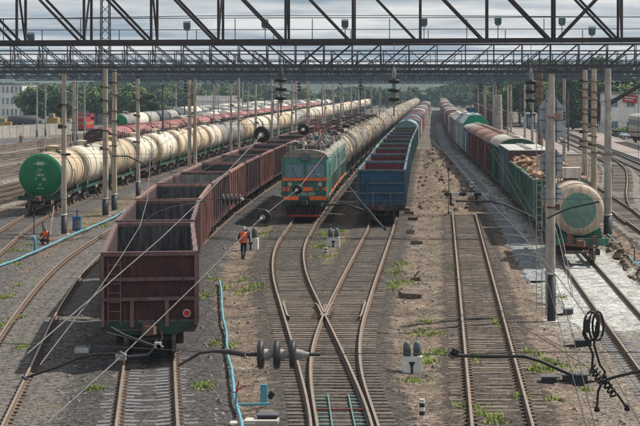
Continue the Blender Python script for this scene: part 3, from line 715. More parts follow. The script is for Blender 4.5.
# brown gondola train
GK = {
 'ga': lambda l: gondola_kit(l, 'maroon', 'maroon_rim', 'coal', inner='darklining', load='coal'),
 'gb': lambda l: gondola_kit(l, 'redbrown', 'redbrown_rim', 'coal', inner='plum', load='coal'),
 'gc': lambda l: gondola_kit(l, 'plum', 'maroon_rim', 'tankgrey', inner='plum', load='coal'),
 'gd': lambda l: gondola_kit(l, 'brick', 'redbrown_rim', 'coal', inner='darklining', load='coal'),
 'ge': lambda l: gondola_kit(l, 'wagonblue', 'wagonblue_rim', 'redlining', inner='redlining'),
 'gf': lambda l: gondola_kit(l, 'wagongreen', 'wagongreen_rim', 'redlining', inner='darklining'),
 'gg': lambda l: gondola_kit(l, 'brightgreen', 'brightgreen', 'coal', inner='darklining'),
 'gh': lambda l: gondola_kit(l, 'plum', 'wagonblue_rim', 'redlining', inner='redlining', load='coal'),
 'gi': lambda l: gondola_kit(l, 'wagongreen', 'wagongreen_rim', 'scrap', inner='scrap'),
 'gj': lambda l: gondola_kit(l, 'maroon', 'maroon', 'coal', inner='darklining', load='coal')}
y = 58.4; seq = ['ga', 'ga', 'gb', 'gc', 'gd', 'gc', 'gb', 'ga', 'gd', 'gj', 'gc', 'gb', 'gj', 'gd', 'gj', 'gb', 'gj', 'gc', 'gj', 'gd', 'gj', 'gc']
colr = {'ga': 'dark maroon', 'gb': 'red-brown', 'gc': 'dull plum', 'gd': 'brick-brown', 'gj': 'dark brown', 'ge': 'blue', 'gf': 'green', 'gg': 'bright green', 'gh': 'plum', 'gi': 'green'}
for i, k in enumerate(seq):
    lb = 'dark maroon open gondola nearest the camera with a red disc on its end wall' if i == 0 else '%s open gondola, %s from the camera in the long brown train' % (colr[k], ordw(i + 1))
    y = place(k, GK[k], 'gondola_wagon', lod_of(y), 'T2', y, GL, lb, 'gondola wagon', 'gondolas of the brown train')
# red tail disc and small fittings on the first wagon
first = PROTO[('ga', 0)]
mb = MB(); mb.cyl((1.2, -.03, 1.5), (1.2, -.07, 1.5), .125, n=20); d = mb.build('tail_disc', M['white'], first)
mb = MB(); mb.cyl((1.2, -.07, 1.5), (1.2, -.085, 1.5), .10, n=20); mb.build('disc_centre', M['red'], d)
mb = MB(); mb.tube([(1.05, -.12, 3.4), (1.03, -.13, 2.9), (1.07, -.13, 2.6), (1.02, -.13, 2.2), (1.05, -.12, 1.9)], .02, 5); mb.build('hanging_cord', M['wiredark'], first)

# blue-led train on the middle track
y = 116.6; seq = ['ge', 'gh', 'gh', 'gf', 'gg', 'gh', 'gh', 'gf', 'gf']
for i, k in enumerate(seq):
    lb = 'blue open gondola with red interior at the head of the middle train' if i == 0 else '%s open gondola, %s wagon behind the blue one in the middle train' % (colr[k], ordw(i))
    y = place(k, GK[k], 'gondola_wagon', 0 if i < 2 else (1 if i < 8 else 2), 'T4', y, GL, lb, 'gondola wagon', 'open gondolas of the middle train')
HK = lambda l: box_kit(l, 'hopper', 'tarp', 13.8, 3.2, 1.1, end='tarp')
RK = lambda l: box_kit(l, 'boxred', 'plum', 13.8, 3.7, .6)
WK = lambda l: box_kit(l, 'boxwhite', 'roofwhite', 13.8, 3.7, .7)
y = place('hop', HK, 'covered_hopper', 1, 'T4', y, 13.8, 'grey-blue covered hopper with rounded roof behind the green gondolas', 'hopper wagon', 'covered wagons of the middle train')
for i in range(22):
    k, kk, nm = (('red', RK, 'dark red'), ('red', RK, 'dark red'), ('wht', WK, 'whitish'), ('hop', HK, 'grey-blue'))[(i * 7 + 1) % 4 if i % 3 else 0]
    y = place(k, kk, 'covered_wagon', 2, 'T4', y, 13.8, '%s covered wagon, %s behind the grey-blue hopper in the middle train' % (nm, ordw(i + 1)), 'covered wagon', 'covered wagons of the middle train')

# dirty tank train behind the locomotive
OT = lambda l: tank_kit(l, 'oldtank', 'oldtank', 'bogie', 1.58, 3.0, rim=False, mess=True, hoops=[(5.0, 5.9, 'oldtank3')], dome='oldtank3')
OT2 = lambda l: tank_kit(l, 'oldtank2', 'oldtank2', 'bogie', 1.6, 3.0, rim=False, mess=True, hoops=[(1.2, 2.6, 'oldtank3'), (5.2, 6.0, 'blacktank')], dome='oldtank3')
OT3 = lambda l: tank_kit(l, 'oldtank', 'creamwhite', 'framegreen', 1.62, 3.0, rim=True, mess=True, hoops=[(5.2, 5.9, 'blacktank'), (7.5, 9.6, 'oldtank2')], dome='oldtank3')
OT4 = lambda l: tank_kit(l, 'oldtank3', 'oldtank', 'bogie', 1.52, 2.95, rim=False, mess=True, hoops=[(3, 5.4, 'oldtank')], dome='bogie')
y = 154.5
for i in range(44):
    k, kk = (('ot3', OT3), ('ot', OT), ('ot2', OT2), ('ot4', OT4), ('ot2', OT2), ('ot', OT), ('ot3', OT3))[(i * 3) % 7]
    y = place(k, kk, 'tank_wagon', 0 if i < 3 else (1 if y < 260 else 2), 'T3', y, 11.9, 'soot stained cream tank wagon, %s behind the green locomotive' % ordw(i + 1), 'tank wagon', 'stained tank wagons behind the locomotive')

# clean tank train with green end on the left
CT0 = lambda l: tank_kit(l, 'cream', 'tankgreen', 'framegreen', 1.56, 2.62, hoops=[(4.3, 4.75, 'creamwhite'), (4.75, 5.35, 'bandgreen')])
CT = lambda l: tank_kit(l, 'cream', 'cream', 'framegreen', 1.56, 2.62, hoops=[(4.3, 4.75, 'creamwhite'), (4.75, 5.35, 'bandgreen')])
CT2 = lambda l: tank_kit(l, 'creamwhite', 'cream', 'framegreen', 1.56, 2.62)
CT3 = lambda l: tank_kit(l, 'creamwhite', 'tankgrey', 'bogie', 1.5, 2.62)
CT4 = lambda l: tank_kit(l, 'tankgrey', 'creamwhite', 'bogie', 1.5, 2.62)
y = 126.0
for i in range(46):
    k, kk, nm = (('ct0', CT0, 'cream') if i == 0 else (('ct', CT, 'cream'), ('ct2', CT2, 'off-white'), ('ct3', CT3, 'off-white'), ('ct', CT, 'cream'), ('ct4', CT4, 'grey'), ('ct2', CT2, 'off-white'))[(i * 5 + i // 3 + 4) % 6])
    if i == 1: k, kk, nm = 'ct2', CT2, 'off-white'
    if i == 2: k, kk, nm = 'ct', CT, 'cream'
    lb = 'cream tank wagon with a green painted end, nearest of the left tank train' if i == 0 else '%s tank wagon, %s from the green ended one in the left tank train' % (nm, ordw(i))
    y = place(k, kk, 'tank_wagon', 0 if i < 3 else (1 if y < 260 else 2), 'TL', y, 11.9, lb, 'tank wagon', 'tank wagons of the left train')
def text(s, name, parent, loc, size, mt, rot=(R(90), 0, 0), ex=.004):
    c = bpy.data.curves.new(name, 'FONT'); c.body = s; c.size = size; c.extrude = ex; c.align_x = 'CENTER'; c.align_y = 'CENTER'; c.materials.append(mt)
    tmp = bpy.data.objects.new(name, c); C.objects.link(tmp); dg = bpy.context.evaluated_depsgraph_get(); me = bpy.data.meshes.new_from_object(tmp.evaluated_get(dg)); bpy.data.objects.remove(tmp)
    o = bpy.data.objects.new(name, me); C.objects.link(o); o.parent = parent; o.location = loc; o.rotation_euler = rot
    return o
g0 = PROTO[('ct0', 0)]; yf = .52
mb = MB()
for k in range(3): mb.box(0, yf, 3.38 + .09 * k, .62 - .17 * abs(k - 1) , .01, .045)
mb.add([(-.5, yf, 3.45), (-.1, yf, 3.52), (-.1, yf, 3.42), (.5, yf, 3.45), (.1, yf, 3.42), (.1, yf, 3.52)], [(0, 2, 1), (3, 5, 4)]); mb.build('emblem', M['white'], g0)
for s, z, sz, x in (('СГ', 2.98, .26, 0), ('5858', 2.66, .26, .02), ('73', 2.38, .2, -.28), ('28', 2.36, .28, .26), ('25', 1.98, .2, 0)): text(s, 'lettering', g0, (x, yf - .012, z), sz, M['white'])
mb = MB(); mb.box(0, yf, 1.72, .5, .01, .03); mb.build('stripe', M['white'], g0)

# right hand train: tank, scrap gondolas, boxcars, hoppers
T5K = lambda l: tank_kit(l, 'beigetank', 'beigetank', 'beamgreen', 1.31, 2.62, L=10.6, rim=False, hoops=[(.98, 1.06, 'black')], front_disc='worn_disc', dome='rustroof')
y = place('t5', T5K, 'tank_wagon', 0, 'T5', 90.3, 11.7, 'cream tank wagon with a faded green disc on its end beside the white gravel', 'tank wagon', None, .9)
tk = PROTO[('t5', 0)]; del tk['label']; tag(tk, 'cream tank wagon with a faded green disc on its end beside the white gravel')
mb = MB(); mb.box(-.5, -.1, 1.28, .3, .3, .5); mb.box(.75, -.1, 1.2, .22, .2, .35); mb.bar((-.9, -.2, 1.0), (.9, -.2, .8), .12); mb.build('rusty_fitting', M['coupler'], tk)
mb = MB(); mb.box(-.1, 5.5, 4.3, 1.15, 1.0, .55); mb.build('top_box', M['roofwhite'], tk)
for (x, z, s_) in ((-.15, 2.9, '51'), (-.4, 2.4, 'БЕНЗИН'), (.3, 2.25, '30')): text(s_, 'lettering', tk, (x, .50, z), .17, M['tankgrey'])
rs = random.Random(5)
sc_mesh = []
for k in range(6):
    mb = MB(); vs = [Vector((rs.uniform(-1, 1), rs.uniform(-1, 1), rs.uniform(-1, 1))).normalized() * rs.uniform(.6, 1) for _ in range(8)]
    mb.box(0, 0, 0, .7, .5, .16); mb.v = [tuple(Vector(v) + Vector((rs.uniform(-.12, .12), rs.uniform(-.12, .12), rs.uniform(-.06, .06)))) for v in mb.v]; sc_mesh.append(mb.mesh('scrap_piece', M['scrap']))
y = 104.2
for i in range(2):
    y0_ = y; y = place('gi', GK['gi'], 'gondola_wagon', 0, 'T5', y, GL, ('green open gondola heaped with rusty scrap, right behind the cream tank wagon', 'green gondola of rusty scrap in front of the red and blue boxcar')[i], 'gondola wagon', 'green gondolas loaded with scrap')
    ld = thing('scrap_heap', ('heap of rusty scrap in the green gondola behind the cream tank', 'heap of rusty scrap in the green gondola before the red boxcar')[i], 'scrap', (tx('T5', y0_), y0_, 0), math.atan2(-(tx('T5', y0_ + GL) - tx('T5', y0_)) / GL, 1), 'scrap loads')
    mb = MB(); nxx, nyy = 7, 20; mb.v = [(-1.36 + a * 2.72 / (nxx - 1), .15 + b * (GL - .3) / nyy, 3.3 + .22 * math.sin(a * 1.7 + b * 1.3 + i) + rs.uniform(-.12, .12)) for b in range(nyy + 1) for a in range(nxx)]
    for b in range(nyy):
        for a in range(nxx - 1): q = b * nxx + a; mb.f.append((q, q + 1, q + nxx + 1, q + nxx)); mb.m.append(0); mb.s.append(False)
    mb.build('scrap_mass', M['scrap'], ld)
    for k in range(230):
        o = inst('scrap_piece', rs.choice(sc_mesh), ld, (rs.uniform(-1.25, 1.25), rs.uniform(.3, GL - .3), rs.uniform(3.35, 3.75))); o.rotation_euler = (rs.uniform(-.6, .6), rs.uniform(-.6, .6), rs.uniform(0, 3)); o.scale = (rs.uniform(.3, 1.0),) * 3
BK = {
 'b1': lambda l: box_kit(l, 'boxbluegrey', 'boxwhite', 13.8, 4.2, .1, end='boxred', flat=True, capc='wagonblue'),
 'b2': lambda l: box_kit(l, 'wagongreen', 'roofwhite', 13.8, 3.95, .7, end='wagongreen'),
 'b3': lambda l: box_kit(l, 'boxred', 'rustroof', 13.8, 3.8, .65),
 'b4': lambda l: box_kit(l, 'boxbluegrey', 'roofwhite', 13.8, 3.95, .45, doorc='boxwhite'),
 'b5': lambda l: box_kit(l, 'hopper', 'hopper', 14.6, 4.3, 1.1, end='hoppergreen', peak=True),
 'b6': lambda l: box_kit(l, 'tankgrey', 'roofwhite', 14.6, 4.2, .9, peak=True),
 'b7': lambda l: box_kit(l, 'hopper', 'boxbluegrey', 14.6, 4.2, 1.0, peak=True)}
y = 131.9
for k, nm, lb in (('b1', 'boxcar', 'boxcar with red end wall, blue posts and flat white roof behind the scrap gondolas'), ('b2', 'boxcar', 'green boxcar with a weathered white rounded roof'), ('b3', 'boxcar', 'nearer dark red boxcar with a rusty roof behind the white-roofed one'), ('b3', 'boxcar', 'second dark red boxcar with rusty roof, middle of the three'),
                  ('b3', 'boxcar', 'third dark red boxcar with rusty roof, touching the blue-grey one'), ('b4', 'boxcar', 'blue-grey boxcar with pale roof and a white door'), ('b5', 'covered_hopper', 'pale grey hopper with a bright green end, nearest of the grey hoppers'), ('b7', 'covered_hopper', 'pale grey hopper with blue-grey roof behind the green ended one'), ('b6', 'covered_hopper', 'dull grey hopper with cream roof, third of the grey hoppers'), ('b6', 'covered_hopper', 'dull grey hopper with cream roof, farthest of the grey hoppers')):
    y = place(k, BK[k], nm, 1, 'T5', y + (.0 if k != 'b5' else 0), 13.8 if k < 'b5' else 14.6, lb, 'boxcar' if nm == 'boxcar' else 'hopper wagon', 'covered wagons of the right train')
for i in range(30):
    k, kk, nm = (('b3', BK['b3'], 'dark red'), ('wht', WK, 'whitish'), ('red', RK, 'red-roofed'), ('b4', BK['b4'], 'blue-grey'))[(i * 5) % 4 if i % 3 else 2]
    y = place(k, kk, 'covered_wagon', 2, 'T5', y, 13.8, '%s covered wagon, %s beyond the grey hoppers, right train' % (nm, ordw(i + 1)), 'covered wagon', 'far covered wagons of the right train')
y = 385
for i in range(18): y = place(('gj', 'gc', 'gd')[i % 3], GK[('gj', 'gc', 'gd')[i % 3]], 'gondola_wagon', 2, 'T6', y, GL, 'dark brown gondola, %s of the far row right of the grey hoppers' % ordw(i + 1), 'gondola wagon', 'far brown gondolas on the right')
# far left rows
REDC = lambda l: box_kit(l, 'plum', 'redroof', 13.8, 3.3, .8)
y = 205
for i in range(24): y = place('redc', REDC, 'covered_wagon', 1 if i < 2 else 2, 'F1', y, 13.8, 'covered wagon with dull red roof, %s from the near end' % ordw(i + 1), 'covered wagon', 'red roofed wagons behind the left tank train')
BT = lambda l: tank_kit(l, 'blacktank', 'blacktank', 'bogie', 1.5, 2.6, rim=False)
GT = lambda l: tank_kit(l, 'tankgrey', 'tankgrey', 'bogie', 1.5, 2.6, rim=False)
WT = lambda l: tank_kit(l, 'creamwhite', 'creamwhite', 'bogie', 1.5, 2.6, rim=False)
GTG = lambda l: tank_kit(l, 'tankgrey', 'tankgreen', 'bogie', 1.5, 2.6, rim=True)
for (tn, ys_, pal, nm) in (('F3', 350, 'bbgbwb', 'fourth siding'), ('F5', 318, 'Gbgbgw', 'green ended row'), ('F4', 420, 'bgwgbg', 'row between the dark tanks'), ('F6', 430, 'wgbggw', 'outermost tank siding'), ('F2', 300, 'gwbwgb', 'row behind the red roofs')):
    y = ys_
    for i in range(int((720 - ys_) / 13.2)):
        ch = pal[(i * 5) % 6] if i else pal[0]
        if ch == 'G' and i: ch = 'g'
        k, kk, cn = {'b': ('bt', BT, 'black'), 'g': ('gt', GT, 'grey'), 'w': ('wt', WT, 'white'), 'G': ('gtg', GTG, 'green ended grey')}[ch]
        y = place(k, kk, 'tank_wagon', 1 if ch == 'G' else 2, tn, y, 11.9, '%s tank wagon, %s from the near end of the %s' % (cn, ordw(i + 1), nm), 'tank wagon', 'far tank wagons on the %s' % nm)
y = 300
for i in range(26): y = place(('gj', 'gc', 'gf')[i % 3], GK[('gj', 'gc', 'gf')[i % 3]], 'gondola_wagon', 2, 'F0', y, GL, 'dark open gondola right of the red roofs, %s from its near end' % ordw(i + 1), 'gondola wagon', 'far gondolas beside the red roofed wagons')

# ------------------------------------------------------------------ electric locomotive (two sections)
def loco(y0_, L, first):
    a = math.atan2(-(tx('T3', y0_ + L) - tx('T3', y0_)) / L, 1)
    t = thing('electric_locomotive', 'green electric locomotive section with orange stripes and a red star on its cab' if first else 'rear section of the green electric locomotive, coupled to the tank wagons', 'locomotive', (tx('T3', y0_), y0_, 0), a, 'two sections of the locomotive')
    W = 3.08; zt = 3.62
    def pt(n, mb, mt, pa=None): return mb.build(n, M[mt], pa or t)
    for s in (-1, 1):
        sw = MB(); sw.box(s * (W / 2 - .04), L / 2 + .25, 2.45, .08, L - .5, 2.3); pt('side_wall', sw, 'locoside')
        rb = MB()
        for k in range(int(L / .38)): rb.box(s * (W / 2 + .012), .9 + k * .38, 1.85, .03, .05, 1.0)
        pt('side_corrugation', rb, 'locoside')['kind'] = 'stuff'
        for k in range(5):
            lv = MB(); yy = 3.6 + k * 2.35; lv.box(s * (W / 2 + .01), yy, 2.95, .04, 1.5, .8)
            for q in range(7): lv.box(s * (W / 2 + .035), yy, 2.62 + q * .11, .03, 1.44, .04, rx=.0)
            pt('louvre', lv, 'loco' if k % 2 else 'locoside')
        wd = MB(); wd.box(s * (W / 2 + .005), 1.35, 2.85, .03, .8, .75); pt('cab_side_window', wd, 'glass')
        dr = MB(); dr.box(s * (W / 2 + .01), 2.35, 2.35, .04, .65, 1.95); d = pt('cab_door', dr, 'loco')
        hr = MB(); hr.bar((s * (W / 2 + .09), 1.95, 1.3), (s * (W / 2 + .09), 1.95, 2.9), .035); pt('handrail', hr, 'white', d)
        st = MB(); st.box(s * (W / 2 + .015), L / 2 + .25, 1.42, .03, L - .6, .1); pt('side_stripe', st, 'locoorange')
        sk = MB(); sk.box(s * (W / 2 - .12), L / 2, 1.18, .1, L - 1.2, .22); pt('side_sill', sk, 'framegreen')
    # front: slightly raked cab face with a chamfered corner
    def face(yb, e):
        z0, z1, z2, z3 = 1.3, 2.35, 3.3, 3.62
        pl = [(-W / 2, .3), (-W / 2 + .14, 0), (W / 2 - .14, 0), (W / 2, .3)]
        lv = [(z0, 0), (z1, 0), (z2, .14), (z3, .22)]; mb = MB(); vs = []
        for z, o in lv:
            for x, yy in pl: vs.append((x, yb + e * (yy + o), z))
        for j in range(3):
            for i in range(3): q = (j * 4 + i, j * 4 + i + 1, j * 4 + i + 5, j * 4 + i + 4); mb.add([], []); mb.f.append(q if e > 0 else q[::-1]); mb.m.append(0); mb.s.append(False)
        mb.v = vs; return mb
    pt('cab_front', face(0, 1), 'loco'); 
    bk = MB(); bk.box(0, L, 2.45, W - .1, .1, 2.3); pt('rear_wall', bk, 'loco')
    if first:
        for x in (-.68, .68):
            def Y(z): return (z - 2.35) / .95 * .14
            wm = MB(); zz0, zz1 = 2.47, 3.22; wm.add([(x - .56, Y(zz0) - .012, zz0), (x + .56, Y(zz0) - .012, zz0), (x + .54, Y(zz1) - .012, zz1), (x - .54, Y(zz1) - .012, zz1)], [(0, 1, 2, 3)]); g = pt('windscreen', wm, 'glass')
            fm = MB()
            for p, q in (((x - .6, zz0 - .04), (x + .6, zz0 - .04)), ((x + .6, zz0 - .04), (x + .58, zz1 + .04)), ((x + .58, zz1 + .04), (x - .58, zz1 + .04)), ((x - .58, zz1 + .04), (x - .6, zz0 - .04))): fm.bar((p[0], Y(p[1]) - .03, p[1]), (q[0], Y(q[1]) - .03, q[1]), .06, .04)
            pt('window_frame', fm, 'teal', g)
            wp = MB(); wp.bar((x + .1, Y(2.5) - .06, 2.45), (x - .15, Y(3.0) - .06, 3.0), .02); pt('wiper', wp, 'black', g)
        nb = MB(); nb.box(.82, .03, 2.56, .28, .012, .14); pt('paper_notice', nb, 'white')
        for z, h in ((2.36, .2), (1.78, .22), (1.27, .22)):
            for (xa, xb) in (((-1.42, 1.42),) if z > 2 else (((-1.42, -1.0), (-.12, .5), (1.25, 1.42)) if z > 1.6 else ((-1.42, -.42), (.3, 1.42)))):
                sb = MB(); sb.box((xa + xb) / 2, -.02, z, xb - xa, .04, h); pt('front_stripe', sb, 'locoorange')
        for x in (-.98, .98):
            hl = MB(); hl.lathe((x, -.0, 2.06), (0, -1, 0), [(0, .17), (.09, .17), (.09, .13), (.05, .12)], 16); h = pt('headlight', hl, 'locoroof'); l2 = MB(); l2.cyl((x, -.03, 2.06), (x, -.07, 2.06), .12, n=14); pt('lens', l2, 'lens', h)
        for x in (.85, 1.02, 1.2): bl = MB(); bl.cyl((x, -.0, 1.80), (x, -.07, 1.80), .06, n=10); pt('marker_lamp', bl, 'yellow' if x < .9 else ('red' if x < 1.1 else 'lens'))
        blr = MB(); blr.cyl((-1.2, 0, 1.8), (-1.2, -.07, 1.8), .06, n=10); pt('marker_lamp', blr, 'red')
        star = MB(); sv = [(0, -.06, 2.08)]
        for k in range(10): r_ = .17 if k % 2 == 0 else .068; sv.append((r_ * math.sin(k * math.pi / 5), -.03, 2.08 + r_ * math.cos(k * math.pi / 5)))
        star.add(sv, [(0, 1 + (k + 1) % 10, 1 + k) for k in range(10)]); pt('star', star, 'red')
        text('ВЛ60-2804', 'number', t, (.1, -.012, 1.50), .24, M['white'])
        hr = MB()
        for x in (-1.25, 1.25): hr.bar((x, -.1, 1.35), (x, -.1, 2.2), .03)
        hr.bar((-.5, -.1, 2.24), (.5, -.1, 2.24), .03); pt('front_handrail', hr, 'black')
        top = MB(); top.lathe((0, .2, 3.66), (0, -1, 0), [(-.25, .24), (.12, .27), (.16, .27), (.16, .2), (.1, .19)], 18); h = pt('roof_headlight', top, 'locoroof'); l2 = MB(); l2.cyl((0, .12, 3.66), (0, .08, 3.66), .19, n=16); pt('lens', l2, 'glass', h)
        # pilot, buffer beam
        pb = MB(); pb.box(0, .12, 1.08, 2.95, .3, .42); pt('buffer_beam', pb, 'framegreen')
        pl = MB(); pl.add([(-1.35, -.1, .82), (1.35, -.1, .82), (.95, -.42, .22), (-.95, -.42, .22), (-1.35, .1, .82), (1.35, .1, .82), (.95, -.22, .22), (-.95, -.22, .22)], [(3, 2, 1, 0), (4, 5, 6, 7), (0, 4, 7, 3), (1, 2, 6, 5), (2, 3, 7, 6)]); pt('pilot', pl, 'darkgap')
        for k in range(9): bar = MB(); x = -1.1 + k * .275; bar.bar((x, -.15, .72), (x * .78, -.45, .2), .07); pt('pilot_bar', bar, 'maroon')
        rb = MB(); rb.bar((-1.0, -.45, .28), (1.0, -.45, .28), .14, .1); pt('pilot_beam', rb, 'red')
        K = Kit(); add_coupler(K, -.05, -1, 0); K.p[0][1].build('coupler', M['bogie'], t)
        ho = MB()
        for x in (-.85, -.65, .65, .85): ho.tube([(x, -.1, 1.0), (x + .03, -.3, .8), (x, -.32, .6), (x - .05, -.25, .5)], .035, 5)
        pt('brake_hose', ho, 'black')
        st = MB()
        for s in (-1, 1): st.box(s * 1.35, .5, .55, .4, .3, .05); st.bar((s * 1.5, .4, 1.0), (s * 1.5, .4, .5), .04)
        pt('step', st, 'bogie')
    # roof
    N = 10; ro = MB(); vs = []
    for yy in (.18, L):
        for k in range(N + 1): th = math.pi * k / N; vs.append((W / 2 * math.cos(th) * (.97 if yy < 1 else 1), yy, 3.55 + .5 * math.sin(th)))
    ro.add(vs, [(k, k + 1, N + 2 + k, N + 1 + k) for k in range(N)] + [tuple(range(N + 1))[::-1]], False); pt('roof', ro, 'locoroof')
    rr = random.Random(11 if first else 12)
    for k in range(int(L / 1.15)):
        yy = 1.3 + k * 1.12 + rr.uniform(-.2, .2)
        for s in (-1, 1):
            if rr.random() < .75:
                bx = MB(); bx.box(s * rr.uniform(.55, .95), yy, 4.05, rr.uniform(.35, .7), rr.uniform(.4, .9), rr.uniform(.2, .45), top=.85); pt('roof_equipment', bx, rr.choice(['locoroof', 'tankgrey', 'locoside', 'plum']))
    for k in range(26):
        bx = MB(); yy = rr.uniform(.45, L - .6) if k % 3 else rr.uniform(.5, 3); s = rr.uniform(-1.1, 1.1); hgt = rr.uniform(.25, .75) * (1.2 - abs(s) * .5)
        if rr.random() < .5: bx.box(s, yy, 3.9 + hgt / 2, rr.uniform(.2, .6), rr.uniform(.2, .8), hgt, rz=rr.uniform(-.1, .1), top=.8)
        else: bx.cyl((s, yy - .4, 4.0 + hgt * .5), (s, yy + .4, 4.0 + hgt * .5), rr.uniform(.1, .2), n=10)
        pt('roof_equipment', bx, rr.choice(['locoroof', 'creamwhite', 'tankgrey', 'plum', 'blacktank', 'locoside']))
    for k in range(int(L / 1.3)):
        ins_ = MB(); x = rr.choice((-.45, 0, .45)); yy = 1.0 + k * 1.28; h = rr.uniform(.25, .4)
        pr = [(0, .06)]
        for q in range(4): pr += [(h * q / 4 + .02, .11), (h * (q + .5) / 4, .05)]
        pr.append((h, .06)); ins_.lathe((x, yy, 3.98), (0, 0, 1), pr, 8); pt('insulator', ins_, rr.choice(['coupler', 'porcelain', 'blacktank']))
    bb = MB(); bb.tube([(-.4, .8, 4.35), (0, 3, 4.5), (.3, 6, 4.42), (0, 9, 4.5), (-.3, 12, 4.4), (0, L - .5, 4.45)], .03, 5); bb.tube([(.5, 1.2, 4.3), (.55, 5, 4.4), (.4, 9, 4.35), (.5, L - 1, 4.4)], .025, 5); pt('busbar', bb, 'steelmid')
    rw = MB()
    for s in (-1, 1):
        rw.bar((s * 1.2, .6, 4.2), (s * 1.2, L - .3, 4.2), .04); 
        for k in range(9): rw.bar((s * 1.2, .7 + k * (L - 1.2) / 8, 3.8), (s * 1.2, .7 + k * (L - 1.2) / 8, 4.2), .035)
    pt('roof_rail', rw, 'steelmid')
    # pantograph
    py_, up = (L * .28, .9) if not first else (L * .72, 1.55); pn = MB(); z0 = 4.25
    for s in (-1, 1):
        for q in (-1, 1): pn.bar((s * .55, py_, z0), (s * .42, py_ + q * 1.05, z0 + up * .45), .05); pn.bar((s * .42, py_ + q * 1.05, z0 + up * .45), (s * .3, py_ + q * .1, z0 + up), .035)
        pn.bar((s * .42, py_ - 1.05, z0 + up * .45), (-s * .3, py_ - .1, z0 + up), .02)
    for q in (-1, 1): pn.bar((-.45, py_ + q * 1.05, z0 + up * .45), (.45, py_ + q * 1.05, z0 + up * .45), .035)
    for q in (-.15, .15): pn.tube([(-1.0, py_ + q, z0 + up - .12), (-.75, py_ + q, z0 + up), (.75, py_ + q, z0 + up), (1.0, py_ + q, z0 + up - .12)], .03, 5)
    pn.box(0, py_, z0 - .05, 1.3, 1.5, .08); pt('pantograph', pn, 'redroof' if first else 'coupler')
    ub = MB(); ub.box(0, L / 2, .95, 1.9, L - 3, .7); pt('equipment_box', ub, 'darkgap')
    K = Kit()
    for yy in (3.6, L - 3.6): add_bogie(K, yy, 0, base=2.9)
    r_ = K.make('tmp', 0)
    for c in list(r_.children): c.parent = t
    bpy.data.objects.remove(r_)
    return t
l1 = loco(119.6, 15.8, True); l2 = loco(136.0, 15.8, False)
for l_ in (l1, l2): l_.scale = (1.02, 1, 1.16)

# far shunter, machines and commuter train
t = thing('shunting_locomotive', 'red shunting locomotive with yellow bands beyond the white wall', 'locomotive', (-70.8, 352, -.3))
for n_, b_, mt in (('body', (0, 4, 2.0, 2.7, 8, 2.4), 'red'), ('frame', (0, 4, .75, 2.9, 8.6, .4), 'darkgap'), ('cab', (0, 6.6, 3.3, 2.7, 2.8, 1.2), 'red'), ('yellow_band', (0, 3.98, 2.0, 2.76, 8.08, .5), 'yellow'), ('cab_window', (0, 5.18, 3.4, 2.2, .06, .6), 'glass')): mb = MB(); mb.box(*b_); mb.build(n_, M[mt], t)
t = thing('commuter_train', 'beige commuter train car with dark underframe by the right edge', 'train', (31.6, 243, 0))
for s in (-1, 1):
    mb = MB(); mb.box(s * 1.55, 22.5, 2.75, .1, 45, 3.0); mb.build('side_wall', M['emu'], t)
    for k in range(22): mb = MB(); mb.box(s * 1.61, 1.6 + k * 2.02, 3.3, .03, 1.2, .9); mb.build('window', M['glass'], t)
    for k in range(60): rbm = MB(); rbm.box(s * 1.61, .5 + k * .75, 1.9, .03, .08, 1.1); rbm.build('side_rib', M['emu'], t)
mb = MB(); N = 8; vs = [(1.6 * math.cos(math.pi * k / N), yy, 4.22 + .45 * math.sin(math.pi * k / N)) for yy in (0, 45) for k in range(N + 1)]; mb.add(vs, [(k, k + 1, N + 2 + k, N + 1 + k) for k in range(N)] + [tuple(range(N + 1))[::-1], tuple(range(N + 1, 2 * N + 2))], True); mb.build('roof', M['tankgrey'], t)
for yy in (0.05, 44.95): mb = MB(); mb.box(0, yy, 2.75, 3.1, .1, 3.0); mb.build('end_wall', M['emu'], t)
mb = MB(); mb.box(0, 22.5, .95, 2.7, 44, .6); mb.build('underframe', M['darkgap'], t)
K = Kit()
for yy in (3, 19, 26, 42): add_bogie(K, yy, 1)
r_ = K.make('tmp', 0)
for c in list(r_.children): c.parent = t
bpy.data.objects.remove(r_)

